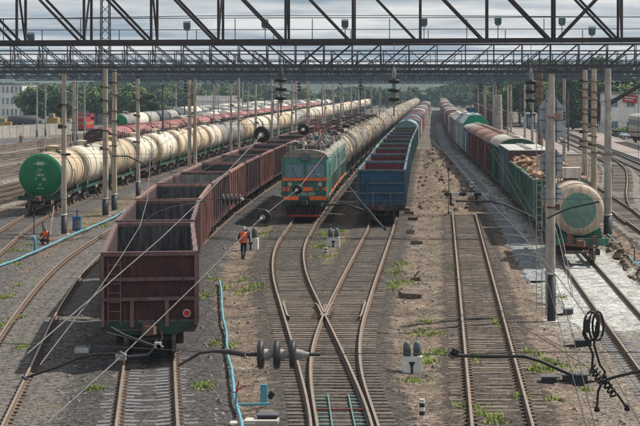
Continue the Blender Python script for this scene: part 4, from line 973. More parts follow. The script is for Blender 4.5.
# ------------------------------------------------------------------ overhead gantries
def gantry(Y, x0, x1, lod, label, mt='steel', zb=10.15, zt=11.5, dep=1.0, pan=1.76, flip=None, xpan=None, x_node=None, tilt=0.0, th=.13):
    L = x1 - x0; g = thing('portal_gantry', label, 'gantry', (0, Y, 0), 0, 'portal gantries spanning the yard')
    zz = lambda x: tilt * x
    n = int(L / pan); x_node = x0 if x_node is None else x_node
    nodes = [x_node + k * pan for k in range(-60, 60) if x0 - .01 <= x_node + k * pan <= x1 + .01]
    allm = MB()
    def out(name, mb):
        if lod == 0: mb.build(name, M[mt], g)
        else: allm.v, o = allm.v + mb.v, len(allm.v); allm.f += [[i + o for i in f] for f in mb.f]; allm.m += mb.m; allm.s += mb.s
    for yy in (0, dep):
        for z in (zb, zt):
            mb = MB(); mb.bar((x0, yy, z + zz(x0)), (x1, yy, z + zz(x1)), th, th); out('chord', mb)
    for k, x in enumerate(nodes):
        for yy in (0, dep):
            mb = MB(); mb.bar((x, yy, zb + zz(x)), (x, yy, zt + zz(x)), th * .6, th * .6); out('vertical', mb)
            if k + 1 < len(nodes):
                xn = nodes[k + 1]; right = flip is not None and (x + xn) / 2 > flip
                if xpan is not None: xp = xpan[0] < (x + xn) / 2 < xpan[1]
                else: xp = False
                if not right or xp: mb = MB(); mb.bar((x + .05, yy + .01, zt + zz(x)), (xn - .1, yy + .01, zb + zz(xn)), th * .62, th * .62); out('diagonal', mb)
                if right or xp: mb = MB(); mb.bar((x + .1, yy - .01, zb + zz(x)), (xn - .05, yy - .01, zt + zz(xn)), th * .62, th * .62); out('diagonal', mb)
        if lod < 2: mb = MB(); mb.bar((x, 0, (zb if k % 2 else zt) + zz(x)), (x, dep, (zt if k % 2 else zb) + zz(x)), th * .45, th * .45); out('cross_brace', mb)
        for z in (zb, zt): mb = MB(); mb.bar((x, 0, z + zz(x)), (x, dep, z + zz(x)), th * .45, th * .45); out('cross_strut', mb)
        if k + 1 < len(nodes) and lod < 2: mb = MB(); mb.bar((x, 0, zb + zz(x)), (nodes[k + 1], dep, zb + zz(x)), th * .4, th * .4); out('cross_brace', mb)
    if lod: allm.build('truss', M[mt], g)['kind'] = 'stuff'
    return g
G1Y = 47.0
n0 = (84 - VX) * G1Y / FPX      # a bottom node of the near gantry
G1 = gantry(G1Y, -15.2, 10.6, 0, 'nearest portal gantry, large dark truss crossing the top of the view', zb=10.07, zt=11.75, pan=1.755, x_node=n0, flip=50, xpan=(3.3, 5.2), tilt=.0045, th=.105)
G2 = gantry(111.4, -46, 25, 0, 'second portal gantry, grey truss with floodlights just beyond the nearest one', zb=10.15, zt=11.5, flip=-8.6, tilt=.002, th=.095, pan=1.76)
# railing, feeder wires and floodlights of the second gantry
mb = MB(); mb.bar((-46, .5, 12.35), (25, .5, 12.5), .045); mb.build('hand_rail', M['steelmid'], G2)
mb = MB(); mb.bar((-46, .5, 13.05), (25, .5, 13.25), .05); mb.build('hand_rail', M['steelmid'], G2)
for k in range(29): x = -44 + k * 2.4; mb = MB(); mb.bar((x, .5, 11.5 + x * .002), (x, .5, (13.1 if k % 2 else 12.4) + .001 * x), .05); mb.build('rail_post', M['steelmid'], G2)
for i, (px, py) in enumerate(((31, 36), (187, 25), (265, 23), (345, 23), (424, 21), (498, 20), (562, 20), (592, 30))):
    p = at(px, py, 111.9); t = thing('floodlight', 'square floodlight on the second gantry, %s' % ('leftmost of the eight' if i == 0 else ('rightmost of the eight' if i == 7 else '%s of eight from the left' % ordw(i + 1))), 'floodlight', p, 0, 'floodlights on the second gantry')
    mb = MB(); mb.box(0, 0, 0, .42, .3, .42, rx=.4); mb.box(0, .05, -.28, .3, .25, .12); h = mb.build('housing', M['lamp'], t)
    mb = MB(); mb.box(0, -.16, -.05, .34, .02, .30, rx=.4); mb.build('lens', M['glass'], h)
    mb = MB(); mb.bar((0, .1, -.35), (0, .1, 11.5 - p.z), .05) if p.z > 11.9 else mb.bar((0, .1, -.2), (0, .1, 10.3 - p.z), .05); mb.build('bracket', M['steelmid'], t)
Ys = [131, 150.3, 176, 194, 212, 226, 240, 262, 279, 296, 315, 334, 372, 410, 450, 492, 536, 582, 630, 680, 735]
for i, Y in enumerate(Ys):
    gantry(Y, -70 if i > 2 else -46, 28 if i < 9 else 34, 1 if i < 5 else 2, 'lattice portal gantry, %s from the camera in the row of gantries' % ordw(i + 3), 'steel' if i < 3 else ('steelblue' if i % 2 else 'steelmid'), zb=10.0 + .12 * (i % 3), zt=11.5 + .1 * (i % 2), flip=-10 if i % 2 else 0, th=.075 if i < 3 else (.12 if i < 8 else .16), pan=1.9 + .15 * (i % 3))

# ------------------------------------------------------------------ masts
def mast(x, Y, h, r=.18, label='', cat='pole', group='concrete poles of the left line', mt='conc', base=1.25, bands=2, top=None, twin=False, zb=-.35):
    t = thing('catenary_pole', label, cat, (x, Y, zb), 0, group); H = h - zb
    for q in ((0,) if not twin else (0, 1)):
        mb = MB(); mb.lathe((q * (2 * r + .12), q * .25, 0), (0, 0, 1), [(0, r), (H * .5, r * .9), (H, r * .76)], 14); mb.build('shaft', M[mt], t)
        if base: mb = MB(); mb.lathe((q * (2 * r + .12), q * .25, 0), (0, 0, 1), [(0, r + .015), (base, r + .012), (base, r)], 14); mb.build('painted_base', M['black'], t); mb = MB(); mb.lathe((q * (2 * r + .12), q * .25, base), (0, 0, 1), [(0, r + .006), (0, r + .017), (.09, r + .016), (.09, r + .006)], 14); mb.build('white_ring', M['white'], t)
    rr = random.Random(int(x * 31 + Y))
    for k in range(bands):
        z = H * (.45 + .5 * (k + rr.random() * .5) / max(1, bands)); mb = MB(); mb.lathe((0, 0, z), (0, 0, 1), [(0, r * .9), (0, r + .04), (.07, r + .04), (.07, r * .9)], 10); sd_ = rr.choice((-1, 1)); mb.box(sd_ * (r + .08), -.05, z + .03 + rr.uniform(-.05, .05), .12 + .2 * rr.random(), .1, .08 + .2 * rr.random()); mb.build('clamp', rr.choice([M['bogie'], M['rustroof'], M['coupler']]), t)
    mb = MB(); mb.box(0, 0, H + .06, .34, .34, .12); mb.bar((-.25, 0, H + .12), (.25, 0, H + .12), .06); mb.build('cap', M['steel'], t)
    mb = MB(); mb.box(0, 0, .03, .7, .7, .16, top=.9); mb.build('footing', M['kerb'], t)
    return t
P = []
mast(-23.33, 111.4, 9.72, .17, 'leftmost tall concrete pole in front of the green tank end', bands=3)
t = mast(-23.75, 127.4, 10.2, .21, 'concrete pole carrying a tall steel lattice extension above the gantries', bands=5)
ex = MB()
for sx in (-.32, .32):
    for sy in (-.3, .3): ex.bar((sx, sy, 10.5), (sx * .8, sy * .8, 18), .07)
for k in range(10):
    z = 10.6 + k * .74; ex.bar((-.32, -.3, z), (.32, -.3, z + .7), .04); ex.bar((.32, .3, z), (-.32, .3, z + .7), .04)
ex.build('lattice_extension', M['steel'], t)
mast(-24.1, 132.8, 10.2, .2, 'concrete pole just right of the lattice extended one, left line', bands=6)
mast(-25.3, 150.3, 9.6, .18, 'slim concrete pole fourth from the left, beside the tank train', bands=3)
mast(-24.6, 176, 9.6, .2, 'twin concrete pole between the tank train and the brown gondolas', bands=3, twin=True)
for i, Y in enumerate((210, 218, 238, 261, 271, 296, 304, 330, 334, 372, 380, 410, 450, 492, 536, 582, 630)):
    mast(-24.5, Y, 9.3 if i in (0, 2) else 10.0, .17, 'concrete pole in the left line, %s beyond the twin pole' % ordw(i + 1), base=1.2, bands=2, mt='conc' if i % 3 else 'conc_grey')
for i, (px, by, h) in enumerate(((37, 135.5, 9.5), (45.5, 134.5, 9), (73, 139.8, 9.5), (77, 140, 9.5), (84.5, 139.5, 9.6), (137, 122, 9.5), (216, 112, 9), (176, 116, 8.8))):
    p = site(px, by); mast(p.x, p.y, h, .16, 'grey pole among the far left sidings, %s from the left' % ordw(i + 1), group='poles of the far left sidings', mt='conc_grey', base=1.5, bands=1)
GR = 'concrete poles of the right line'
t = mast(4.3, 70, 9.4, .155, 'nearest concrete pole with a tall black base beside the white gravel', group=GR, mt='conc_grey', base=1.9, bands=2)
mast(10.2, 110, 10.0, .25, 'thick smooth grey pole with black base right of the cream tank', group=GR, mt='conc_grey', base=1.35, bands=1)
mast(10.2, 120, 10.1, .22, 'right pole of the clamp covered pair behind the cream tank', group=GR, bands=9)
mast(10.2, 127.5, 10.1, .22, 'left pole of the clamp covered pair behind the cream tank', group=GR, bands=9)
mast(10.2, 149, 9.6, .15, 'slim pale pole behind the octagonal signal boards', group=GR, bands=3)
mast(10.2, 185, 10.7, .33, 'dark brown weathered pole left of the octagonal boards', group=GR, mt='rustroof', bands=8, base=0)
mast(10.4, 205, 10.2, .16, 'thin pole close behind the dark brown one', group=GR, bands=2)
mast(10.2, 322, 7.5, .9, 'broad grey-brown concrete pier beyond the boxcars', cat='pier', group=None, mt='conc_grey', base=0, bands=0)
for i, Y in enumerate((232, 262, 290, 334, 372, 410, 450, 492)): mast(10.2 if i % 2 else 10.8, Y, 9.3, .17, 'pale pole of the right line, %s beyond the dark brown pole' % ordw(i + 1), group=GR, base=1.2, bands=1)
for i, (px, by) in enumerate(((512, 124), (521, 127), (556, 134), (484, 118))): p = site(px, by); mast(p.x, p.y, 3.2 if i < 3 else 8, .2, 'short black-based post near the right platform, %s of four' % ordw(i + 1), group='posts near the right platform', base=1.6, bands=0)
rq = random.Random(9)
for i in range(44):
    Y = 215 + i * 12; mast((-33.2, -46, -13.0, 17.5)[i % 4] + rq.uniform(-.3, .3), Y, rq.uniform(8.2, 10.2), .13, 'thin grey pole in the far yard, %s by distance' % ordw(i + 1), group='thin poles of the far yard', mt='conc_grey' if i % 3 else 'steelmid', base=0, bands=1)
for x in (-9.4, 9.3): mast(x, 16.6, 9.8, .2, 'pole carrying the nearest transverse wire, %s side' % ('left' if x < 0 else 'right'), group='poles of the nearest transverse wire')
# legs of the nearest gantry, outside the view
for x in (-15.0, 10.4): mast(x, 47.5, 10.0, .22, 'pole under the nearest gantry, %s end' % ('left' if x < 0 else 'right'), group='poles of the nearest gantry')
# strut from the thick pole to the gantry
mb = MB(); mb.bar((10.35, 110, 7.9), (14.2, 110.6, 10.15), .2, .2); mb.bar((10.35, 110.3, 7.75), (14.2, 110.9, 10.0), .06); tag(mb.build('diagonal_strut', M['steel']), 'dark diagonal strut rising right from the thick grey pole', 'strut')
for k, z in enumerate((6.2, 5.9)): mb = MB(); mb.tube([(10.2, 110, z), (12, 110, z - .1), (16, 110, z - .5)], .045, 6); tag(mb.build('feeder_cable', M['wiredark']), '%s black feeder cable running right from the thick grey pole' % ('upper' if k == 0 else 'lower'), 'cable')

# octagonal signal boards
t = thing('signal_mast', 'signal mast with two octagonal grey back boards beside the nearest grey pole', 'signal', (4.22, 71.6, -.35))
mb = MB(); mb.cyl((0, 0, 0), (0, 0, 8.6), .07, n=10); mb.build('mast', M['conc_grey'], t)
def octo(zc, hw, hh):
    ch = .26; pts = [(-hw + ch, -hh), (hw - ch, -hh), (hw, -hh + ch * 1.3), (hw, hh - ch * 1.3), (hw - ch, hh), (-hw + ch, hh), (-hw, hh - ch * 1.3), (-hw, -hh + ch * 1.3)]
    mb = MB(); mb.add([(x, 0, zc + z) for x, z in pts] + [(x, .04, zc + z) for x, z in pts], [tuple(range(8)), tuple(range(15, 7, -1))] + [(i, 8 + i, 8 + (i + 1) % 8, (i + 1) % 8) for i in range(8)])
    b = mb.build('back_board', M['greypaint'], t, (.18, .2, 0))
    mb = MB()
    for z in (-hh * .5, 0, hh * .5): mb.bar((-hw + .02, -.02, zc + z), (hw - .02, -.02, zc + z), .03)
    for x in (-.2, .2): mb.bar((x, -.02, zc - hh + .05), (x, -.02, zc + hh - .05), .03)
    mb.build('stiffener', M['steelmid'], b)
    for z in (-.45, 0, .45): hb = MB(); hb.cyl((0, .04, zc + z), (0, .35, zc + z), .13, n=12); hb.build('lamp_hood', M['black'], b)
octo(7.88, .47, .88); octo(6.17, .45, .56); octo(4.95, .42, .42)
mb = MB()
for x in (-.42, -.2): mb.bar((x, .12, .3), (x, .12, 7.8), .03)
for k in range(24): mb.bar((-.42, .12, .5 + k * .3), (-.2, .12, .5 + k * .3), .022)
mb.build('ladder', M['conc_grey'], t)

# ------------------------------------------------------------------ insulators and wires
def ins_string(name, label, p0, d, n, dr, pitch, mt='glassdisc', capr=.4, group=None, tail=.25):
    """string of disc insulators from p0 along d"""
    p0 = Vector(p0); d = Vector(d).normalized(); t = thing(name, label, 'insulator', p0, 0, group)
    for k in range(n):
        o = d * (k * pitch)
        mb = MB(); mb.lathe(o, d, [(-pitch * .05, dr * .25), (-pitch * .05, dr * .93), (pitch * .02, dr), (pitch * .22, dr), (pitch * .3, dr * .9), (pitch * .34, dr * .4)], 22); di = mb.build('disc', M[mt], t)
        mb = MB(); mb.lathe(o + d * pitch * .3, d, [(0, dr * capr), (pitch * .3, dr * capr * .85), (pitch * .6, dr * .2), (pitch * .82, dr * .16)], 12); mb.build('cap', M['porcelain'], di)
    mb = MB(); mb.cyl(-d * tail, d * (n * pitch + tail), .018, n=6); mb.build('rod', M['wiredark'], t)
    return t
# hanging strings under the nearest gantry
for i, (px, py) in enumerate(((281, 76), (394, 77), (531, 78))):
    p = at(px, py + 3, G1Y + .2); t = ins_string('insulator_string', 'hanging string of three black disc insulators, %s of the three in the upper view' % ('left', 'middle', 'right')[i], p, (0, 0, -1), 3, .155, .235, group='hanging insulator strings')
    mb = MB(); mb.bar((0, 0, .1), (0, 0, 10.1 - p.z), .015); mb.lathe((0, 0, .04), (0, 0, 1), [(0, .05), (.1, .07), (.22, .05), (.3, .02)], 10); mb.build('hanger', M['porcelain'] if i else M['steelmid'], t)
for i, (px, py) in enumerate(((299, 83), (361, 82), (481, 84), (186, 84), (564, 112))):
    p = at(px, py, 111.9); t = ins_string('insulator_string', 'small distant hanging insulator string under the second gantry, %s from left' % ('second', 'third', 'fourth', 'first', 'last')[i], p, (0, 0, -1), 3, .15, .2, group='distant hanging insulator strings')
    mb = MB(); mb.bar((0, 0, .1), (0, 0, 10.1 - p.z), .02); mb.build('hanger', M['steelmid'], t)
def wire(label, pts, r=.014, mt='wire', cat='wire', name='overhead_wire', group=None, sub=6):
    P_ = [Vector(p) for p in pts]; o = []
    for k in range(len(P_) - 1):
        for q in range(sub): o.append(P_[k].lerp(P_[k + 1], q / sub))
    o.append(P_[-1]); mb = MB(); mb.tube(o, r * .5, 6); return tag(mb.build(name, M[mt]), label, cat, group)
A = at
# wires seen running towards the camera on the left and middle, with single discs on them
wire('pale wire descending to the lower left from the leftmost round insulator', [A(262.5, 134, 30), A(202, 199, 24), A(160, 239, 21), A(66.6, 319.5, 17), A(27, 354, 15.6)], .013)
wire('dark messenger wire running back from the leftmost round insulator', [A(262.5, 134, 30), A(300, 119, 47), A(340, 110, 90), A(375, 103, 200)], .012, 'wiredark')
wire('pale wire curving down across the first brown gondola', [A(151, 150, 40), A(147.5, 199, 27), A(140, 226, 23), A(119, 260, 20.5), A(98, 290, 18.6), A(75, 319, 17.3), A(40, 365, 15.5)], .011)
wire('pale wire rising from bottom left to the round insulators before the locomotive', [A(47, 423, 14), A(120.6, 357, 16.6), A(160, 319, 19), A(197, 283, 22.5), A(260, 219, 30.6)], .012)
wire('pale wire between the two round insulators before the locomotive', [A(263, 216, 31), A(298, 189, 47)], .012)
wire('reddish contact wire from the insulator up towards the pantograph', [A(298, 189, 47), A(316, 166, 64), A(331, 147, 90), A(340, 131, 126)], .02, 'redroof')
for px, py, Y, r_, lb, dv in ((262.5, 134, 30, .14, 'round black disc insulator with white centre above the brown gondolas, left', (-.25, -1, -.25)), (304, 129, 42, .14, 'round black disc insulator just left of the locomotive roof', (-.2, -1, -.2)),
                          (264, 216, 31, .135, 'dark round insulator beside the standing worker', (-.3, -1, -.3)), (297.5, 189, 47, .135, 'round insulator in front of the locomotive cab', (-.2, -1, -.3))):
    ins_string('round_insulator', lb, A(px, py, Y), dv, 1, r_, .16, group='single round insulators', tail=.12, capr=.38)
wire('wire running from the insulator at the locomotive roof to the lower left', [A(304, 129, 42), A(285, 133, 36), A(240, 150, 30), A(200, 172, 26)], .006, 'wiredark')
# right side
wire('pale contact wire crossing the dirt strip towards the right train', [A(403, 114, 150), A(453, 160, 62), A(488, 200, 42), A(521, 234, 33), A(560, 280, 25), A(597, 330, 20), A(640, 392, 16.5)], .014)
wire('thin dark line slanting across the worn dead-end track', [A(413, 249, 30), A(448, 272, 26), A(480, 294, 24), A(520, 325, 21), A(570, 356, 18.5), A(604, 378, 17)], .008, 'wiredark')  # thin dark tube hung in the air along the slanting line
wire('left of two thin messenger wires beside the green scrap gondolas', [A(482, 136, 80), A(503, 170, 55), A(528, 214, 39), A(559, 323, 20), A(579, 400, 15), A(586, 426, 14)], .009, 'wiredark')
wire('right of two thin messenger wires beside the green scrap gondolas', [A(486, 136, 80), A(508, 170, 55), A(534, 214, 39), A(571, 328, 20), A(588, 400, 15), A(595, 426, 14)], .009, 'wiredark')
wire('pale wire pair descending along the nearest grey pole, left', [A(552, 214, 40), A(560, 245, 32), A(567, 275, 28), A(572, 297, 25)], .013)
wire('pale wire pair descending along the nearest grey pole, right', [A(556, 214, 40), A(564, 245, 32), A(570, 275, 28), A(573, 297, 25)], .013)
wire('thin wire at the right edge over the gravel track', [A(592, 336, 22), A(608, 366, 19), A(626, 398, 16.8), A(640, 424, 15.5)], .008, 'wiredark')
# transverse fixing wires
def cross(Y, pts, label, r, mt='wiredark'): return wire(label, [A(px, py, Y) for px, py in pts], r, mt, group='transverse wires')
cross(16.6, ((-560, 339), (-40, 342), (0, 343.5), (90, 346), (160, 349.5), (245, 354.3)), 'left part of the nearest transverse wire', .008)
cross(16.6, ((296, 354.5), (400, 353.5), (450, 355), (527, 352), (640, 352.5), (1440, 352)), 'right part of the nearest transverse wire', .009)
cross(39, ((-60, 201), (100, 199), (160, 198.5), (222, 199)), 'left part of the second transverse wire', .012)
cross(39, ((242, 200), (350, 201), (440, 201), (560, 199), (700, 198)), 'right part of the second transverse wire', .012)
cross(39, ((0, 154), (190, 154), (400, 155), (640, 152)), 'upper transverse wire above the second one', .008)
cross(64, ((0, 157), (200, 159), (330, 157), (420, 157), (640, 166)), 'third transverse wire over the middle train', .012)
cross(47.2, ((-20, 19.5), (200, 15.8), (400, 15.3), (640, 17)), 'feeder wire behind the nearest gantry verticals', .022)
cross(80, ((320, 238), (440, 239.5), (545, 237)), 'low transverse cable between the dwarf signals', .02)
ins_string('insulator_string', 'horizontal string of three large disc insulators over the bottom gravel', A(259, 354.5, 16.6), (1, 0, 0), 3, .135, .148, group='horizontal insulator strings', tail=.12)
mb = MB(); mb.tube([A(178, 366, 16.6), A(200, 353, 16.6), A(215, 351, 16.6), A(232, 352, 16.6), A(245, 354.4, 16.6)], [.012, .016, .014, .03, .03], 6); tag(mb.build('wire_clamp', M['steel']), 'black wire clamp left of the three large disc insulators', 'clamp')
ins_string('insulator_string', 'horizontal string of five dark insulators beside the brown gondolas', A(223, 199.5, 39), (1, 0, 0), 5, .125, .09, group='horizontal insulator strings', tail=.15)
# steady arms
def arm(label, Y, pts, r, mt='black', ins=None):
    t = thing('steady_arm', label, 'steady arm', A(pts[0][0], pts[0][1], Y), 0, 'registration arms of the overhead line'); o = t.location
    r = [q * .78 for q in r] if isinstance(r, list) else r * .78; mb = MB(); mb.tube([A(px, py, Y) - o for px, py in pts], r, 8); mb.build('tube', M[mt], t)
    mb = MB()
    for px, py in (pts[0], pts[-1]): q = A(px, py, Y) - o; mb.box(q.x, q.y, q.z, .06, .06, (r[0] if isinstance(r, list) else r) * 2.6, ry=.5)
    mb.build('fitting', M['steelmid'], t); return t
arm('black tapering arm at bottom left crossing the curved rail', 16.6, ((25, 378), (55, 368), (80, 357.5), (96, 354.5), (122, 354)), [.012, .016, .018, .018, .015])
arm('arm under the first brown gondola with a pale clamp', 16.6, ((121, 357), (148, 355), (155, 347), (160, 346.5)), .013, 'steelmid')
mb = MB(); p = A(121, 357, 16.6); mb.box(p.x, p.y, p.z, .09, .08, .055); p = A(158, 345, 16.6); mb.box(p.x, p.y, p.z, .06, .06, .05); tag(mb.build('wire_clamp', M['porcelain']), 'pale clamps holding the wires below the first brown gondola', 'clamp')
wire('cable loop hanging in front of the first brown gondola wheels', [A(111, 327, 16.8), A(125, 335, 16.8), A(142, 341, 16.8), A(158, 347, 16.8)], .012, 'steelmid')
wire('second cable loop in front of the first brown gondola wheels', [A(106, 332, 16.8), A(128, 338, 16.8), A(150, 345, 16.8)], .008, 'steelmid')
wire('thin pale rod left of the first brown gondola', [A(66, 320.5, 17), A(82, 322, 17), A(101, 320.5, 17)], .012, 'fencec')
arm('long black arm crossing the worn dead-end track', 16.6, ((452, 355.5), (480, 356.5), (524, 356.5), (540, 361), (576, 377)), [.024, .018, .019, .02, .022])
arm('short black arm leading to the right edge', 16.6, ((600, 382), (615, 377), (640, 371), (660, 366)), [.022, .018, .018, .018])
mb = MB(); p = A(455, 352, 16.6); mb.box(p.x, p.y, p.z, .07, .06, .06, ry=.4); p = A(578, 380, 16.6); mb.box(p.x, p.y, p.z, .1, .1, .1); tag(mb.build('wire_clamp', M['black']), 'black clamps at both ends of the long arm', 'clamp')
arm('black arm over the track left of the blue gondola', 39, ((322, 205), (345, 204), (366, 211), (385, 229)), .03)
arm('thin arm descending in front of the blue gondola', 39, ((345, 181), (358, 198), (372, 214), (384, 228)), .018, 'steelmid')
arm('black arm over the dirt strip end beside the grey gravel', 39, ((457, 201), (490, 201.5), (503, 204), (522, 212), (534, 218)), .026)
arm('black arm in front of the cream tank end', 39, ((548, 218), (556, 214), (570, 208), (598, 202)), .024)
arm('upper left arm curving over the second brown gondola', 39, ((140, 226), (155, 213), (172, 207), (205, 201)), .016, 'steelmid')
arm('arm at the left poles beside the tank train', 60, ((113, 156), (128, 156), (136, 160), (150, 167)), .03)
# bird-like clips and the hanging cable coil
t = thing('cable_coil', 'coiled black cables with springs hanging over the lower right gravel', 'cable', A(590, 330, 16.6)); o = t.location
for q, (dx, rx_) in enumerate(((0, 7), (3, 5), (7, 5.5))):
    mb = MB(); mb.tube([A(591 + dx + rx_ * math.sin(k * .4), 326 + 14.5 * math.cos(k * .4), 16.6 + .02 * q) - o for k in range(17)], .011, 6); mb.build('loop', M['rubber'], t)
for n_, path in (('lead', ((586, 320), (583, 334), (589, 345), (593, 355), (592, 368), (597, 373))), ('lead', ((597, 322), (594, 345), (600, 365), (605, 372), (603, 380), (598, 392), (597, 408))), ('lead', ((606, 378), (612, 388), (620, 398), (626, 407)))):
    mb = MB(); mb.tube([A(a, b, 16.6) - o for a, b in path], .012, 6); mb.build(n_, M['rubber'], t)
for (a, b) in (((592, 368), (602, 382)), ((603, 379), (615, 396))):
    mb = MB(); pts = []
    for k in range(41):
        u = k / 40; c = A(a[0] + (b[0] - a[0]) * u, a[1] + (b[1] - a[1]) * u, 16.6) - o; an = u * 2 * math.pi * 4; pts.append(c + Vector((.035 * math.cos(an) * .8, .035 * math.sin(an), .035 * math.cos(an) * .7)))
    mb.tube(pts, .010, 5); mb.build('spring', M['rubber'], t)
for (a, b) in ((597, 409), (627, 408)): mb = MB(); p = A(a, b, 16.6) - o; mb.lathe((p.x, p.y, p.z), (0, 0, 1), [(-.03, .01), (-.02, .03), (.02, .02), (.03, .01)], 8); mb.build('end_lug', M['rubber'], t)
mb = MB(); p = A(587, 326, 16.6) - o; mb.box(p.x, p.y, p.z, .05, .05, .12); mb.build('clamp', M['black'], t)
# catenary above the tracks: messenger, contact wire, droppers
for tn, nm, y0_ in (('T2', 'brown train', 64), ('T3', 'locomotive and tank train', 128), ('T4', 'middle train', 64), ('T5', 'right train', 64), ('TL', 'left tank train', 112), ('T6', 'straight right hand track', 112)):
    t = thing('catenary', 'messenger and contact wire above the %s' % nm, 'overhead line', (0, 0, 0), 0, 'overhead lines')
    sup = [y0_ if y0_ < 112 else 47, 111.9, 150.8, 176.5, 212.5, 240.5, 262.5, 296.5, 334, 372, 410]
    if y0_ > 100: sup = sup[1:]
    mb = MB(); pts = []
    for a, b in zip(sup[:-1], sup[1:]):
        for q in range(8): u = q / 8; yy = a + (b - a) * u; pts.append((tx(tn, yy), yy, 8.9 - 4 * u * (1 - u) * .9 * ((b - a) / 50)))
    mb.tube(pts, .012, 5); mb.build('messenger_wire', M['wiredark'], t)
    mb = MB(); mb.tube([(tx(tn, p[1]), p[1], 6.3) for p in pts], .011, 5); mb.build('contact_wire', M['wiredark'], t)
    mb = MB()
    for p in pts[::2]: mb.bar((p[0], p[1], p[2]), (p[0], p[1], 6.3), .012)
    stuff(mb.build('dropper', M['wiredark'], t))
for i, Y in enumerate((111.9, 150.8, 176.5, 212.5, 240.5)):
    mb = MB(); mb.tube([(-24, Y, 6.6), (-7, Y, 6.5), (10, Y, 6.6)], .012, 5); tag(mb.build('fixing_wire', M['wiredark']), 'horizontal fixing wire below the gantries, %s beyond the middle train front' % ordw(i + 1), 'wire', 'fixing wires under the gantries')

# ------------------------------------------------------------------ small trackside things
def dwarf(px, py, label, s=1.0):
    p = site(px, py); t = thing('dwarf_signal', label, 'signal', (p.x, p.y, -.34), 0, 'dwarf signals on white concrete blocks')
    mb = MB(); mb.box(0, 0, .30 * s, .66 * s, .42 * s, .56 * s, top=.96); mb.build('concrete_block', M['white'], t)
    mb = MB(); mb.add([(-.11, -.222, .42), (.11, -.222, .42), (.035, -.222, .28), (.035, -.222, .05), (-.035, -.222, .05), (-.035, -.222, .28)], [(0, 5, 2, 1), (5, 4, 3, 2)]); mb.v = [(x * s, y * s, z * s) for x, y, z in mb.v]; mb.build('dark_cable_slot', M['black'], t)
    for x in (-.165, .165):
        hd = MB(); hd.lathe((x * s, .02, .57 * s), (0, 0, 1), [(0, .10 * s), (.04 * s, .13 * s), (.32 * s, .125 * s), (.42 * s, .10 * s), (.48 * s, .05 * s), (.49 * s, 0)], 14); h = hd.build('signal_head', M['signalgrey'], t)
        vz = MB(); vz.cyl((x * s, .1, .85 * s), (x * s, .3, .87 * s), .09 * s, n=12); vz.build('lamp_hood', M['black'], h)
        bt = MB(); bt.box(x * s, -.125 * s, .74 * s, .11 * s, .04, .2 * s); bt.build('cover_plate', M['steelmid'], h)
dwarf(333.5, 242.5, 'dwarf signal on a white block between the locomotive and blue gondola tracks', 1.1)
dwarf(412, 363.5, 'nearest dwarf signal, twin grey heads on a white block right of the turnout')
dwarf(251, 245, 'dwarf signal half hidden behind the standing worker', 1.25)
def marker(px, py, h, label, stone=True):
    p = site(px, py, -.3); t = thing('clearance_post', label, 'post', (p.x, p.y, -.36), 0, 'black and white striped marker posts')
    n = 6
    for k in range(n): mb = MB(); mb.cyl((0, 0, h * k / n), (0, 0, h * (k + 1) / n), .075, n=12); mb.build('stripe_band', M['white'] if k % 2 else M['black'], t)
    if stone: mb = MB(); mb.lathe((0, 0, -.02), (0, 0, 1), [(0, .42), (.06, .40), (.11, .28), (.12, 0)], 14); mb.build('base_stone', M['kerb'], t)
marker(422, 421, .66, 'striped marker post on a round stone at the bottom edge')
marker(326, 254, .42, 'tiny striped marker post in the grass before the locomotive', False)
# pale blue pipes
def pipe(label, pts, r, mt, w=None):
    t = thing('air_pipe', label, 'pipe', (0, 0, 0)); 
    P_ = [site(a, b, -.12) for a, b in pts]; o = []
    for k in range(len(P_) - 1):
        for q in range(5): v = P_[k].lerp(P_[k + 1], q / 5); v.x += .03 * math.sin(k * 5 + q * 1.3); v.z += .02 * math.sin(k * 2.1 + q); o.append(v)
    o.append(P_[-1]); mb = MB(); mb.tube(o, r, 8); mb.build('pipe', M[mt], t)
    for k in range(2, len(o) - 1, 4):
        mb = MB(); v = o[k]; mb.bar((v.x, v.y, v.z), (v.x, v.y, -.4), .05); mb.lathe((v.x, v.y, v.z), o[k + 1] - v, [(-.06, r), (-.05, r + .03), (.05, r + .03), (.06, r)], 8); mb.build('pipe_support', M[mt], t)
    return t
pipe('pale blue pipe running along the left tracks past the crouching worker', ((-30, 289), (0, 266), (34, 252), (70, 236), (92, 226.5), (112, 218), (126, 210), (140, 202)), .06, 'cyan')
pipe('pale blue pipe standing along the tan path right of the first gondola', ((219.5, 281), (224, 320), (228, 350), (233, 385), (241, 426), (246, 450)), .05, 'cyan')
t = thing('pipe_riser', 'short pale blue vertical outlet on the left pipe', 'pipe', site(35, 253, -.35)); mb = MB(); mb.tube([(0, 0, 0), (0, 0, .75), (-.08, 0, .9), (-.2, 0, .88)], .09, 8); mb.build('pipe', M['cyan'], t)
t = thing('hose_stand', 'blue pipe branch with an upright blue box and red tap near the bottom', 'hydrant', (0, 0, 0))
p0 = site(236, 405, -.1); p1 = site(270, 404, -.1)
mb = MB(); mb.bar(p0, p1, .07); mb.bar(p0 + Vector((0, 0, -.2)), p0 + Vector((0, 0, .35)), .05); mb.build('branch_pipe', M['cyan'], t)
mb = MB(); q = site(264, 409, -.3); mb.box(q.x, q.y, .1, .2, .1, .6); mb.build('upright_box', M['cyan'], t)
mb = MB(); q = site(271, 406, -.3); mb.box(q.x, q.y + .05, 0, .16, .1, .2, ry=.7); mb.build('bracket', M['black'], t)
mb = MB(); q = p0 + Vector((0, 0, .35)); mb.tube([q + Vector((-.1, 0, .02)), q, q + Vector((.12, 0, .13)), q + Vector((.3, .02, .2))], .02, 5); mb.tube([q, q + Vector((.08, 0, .32))], .02, 5); mb.build('tap', M['red'], t)
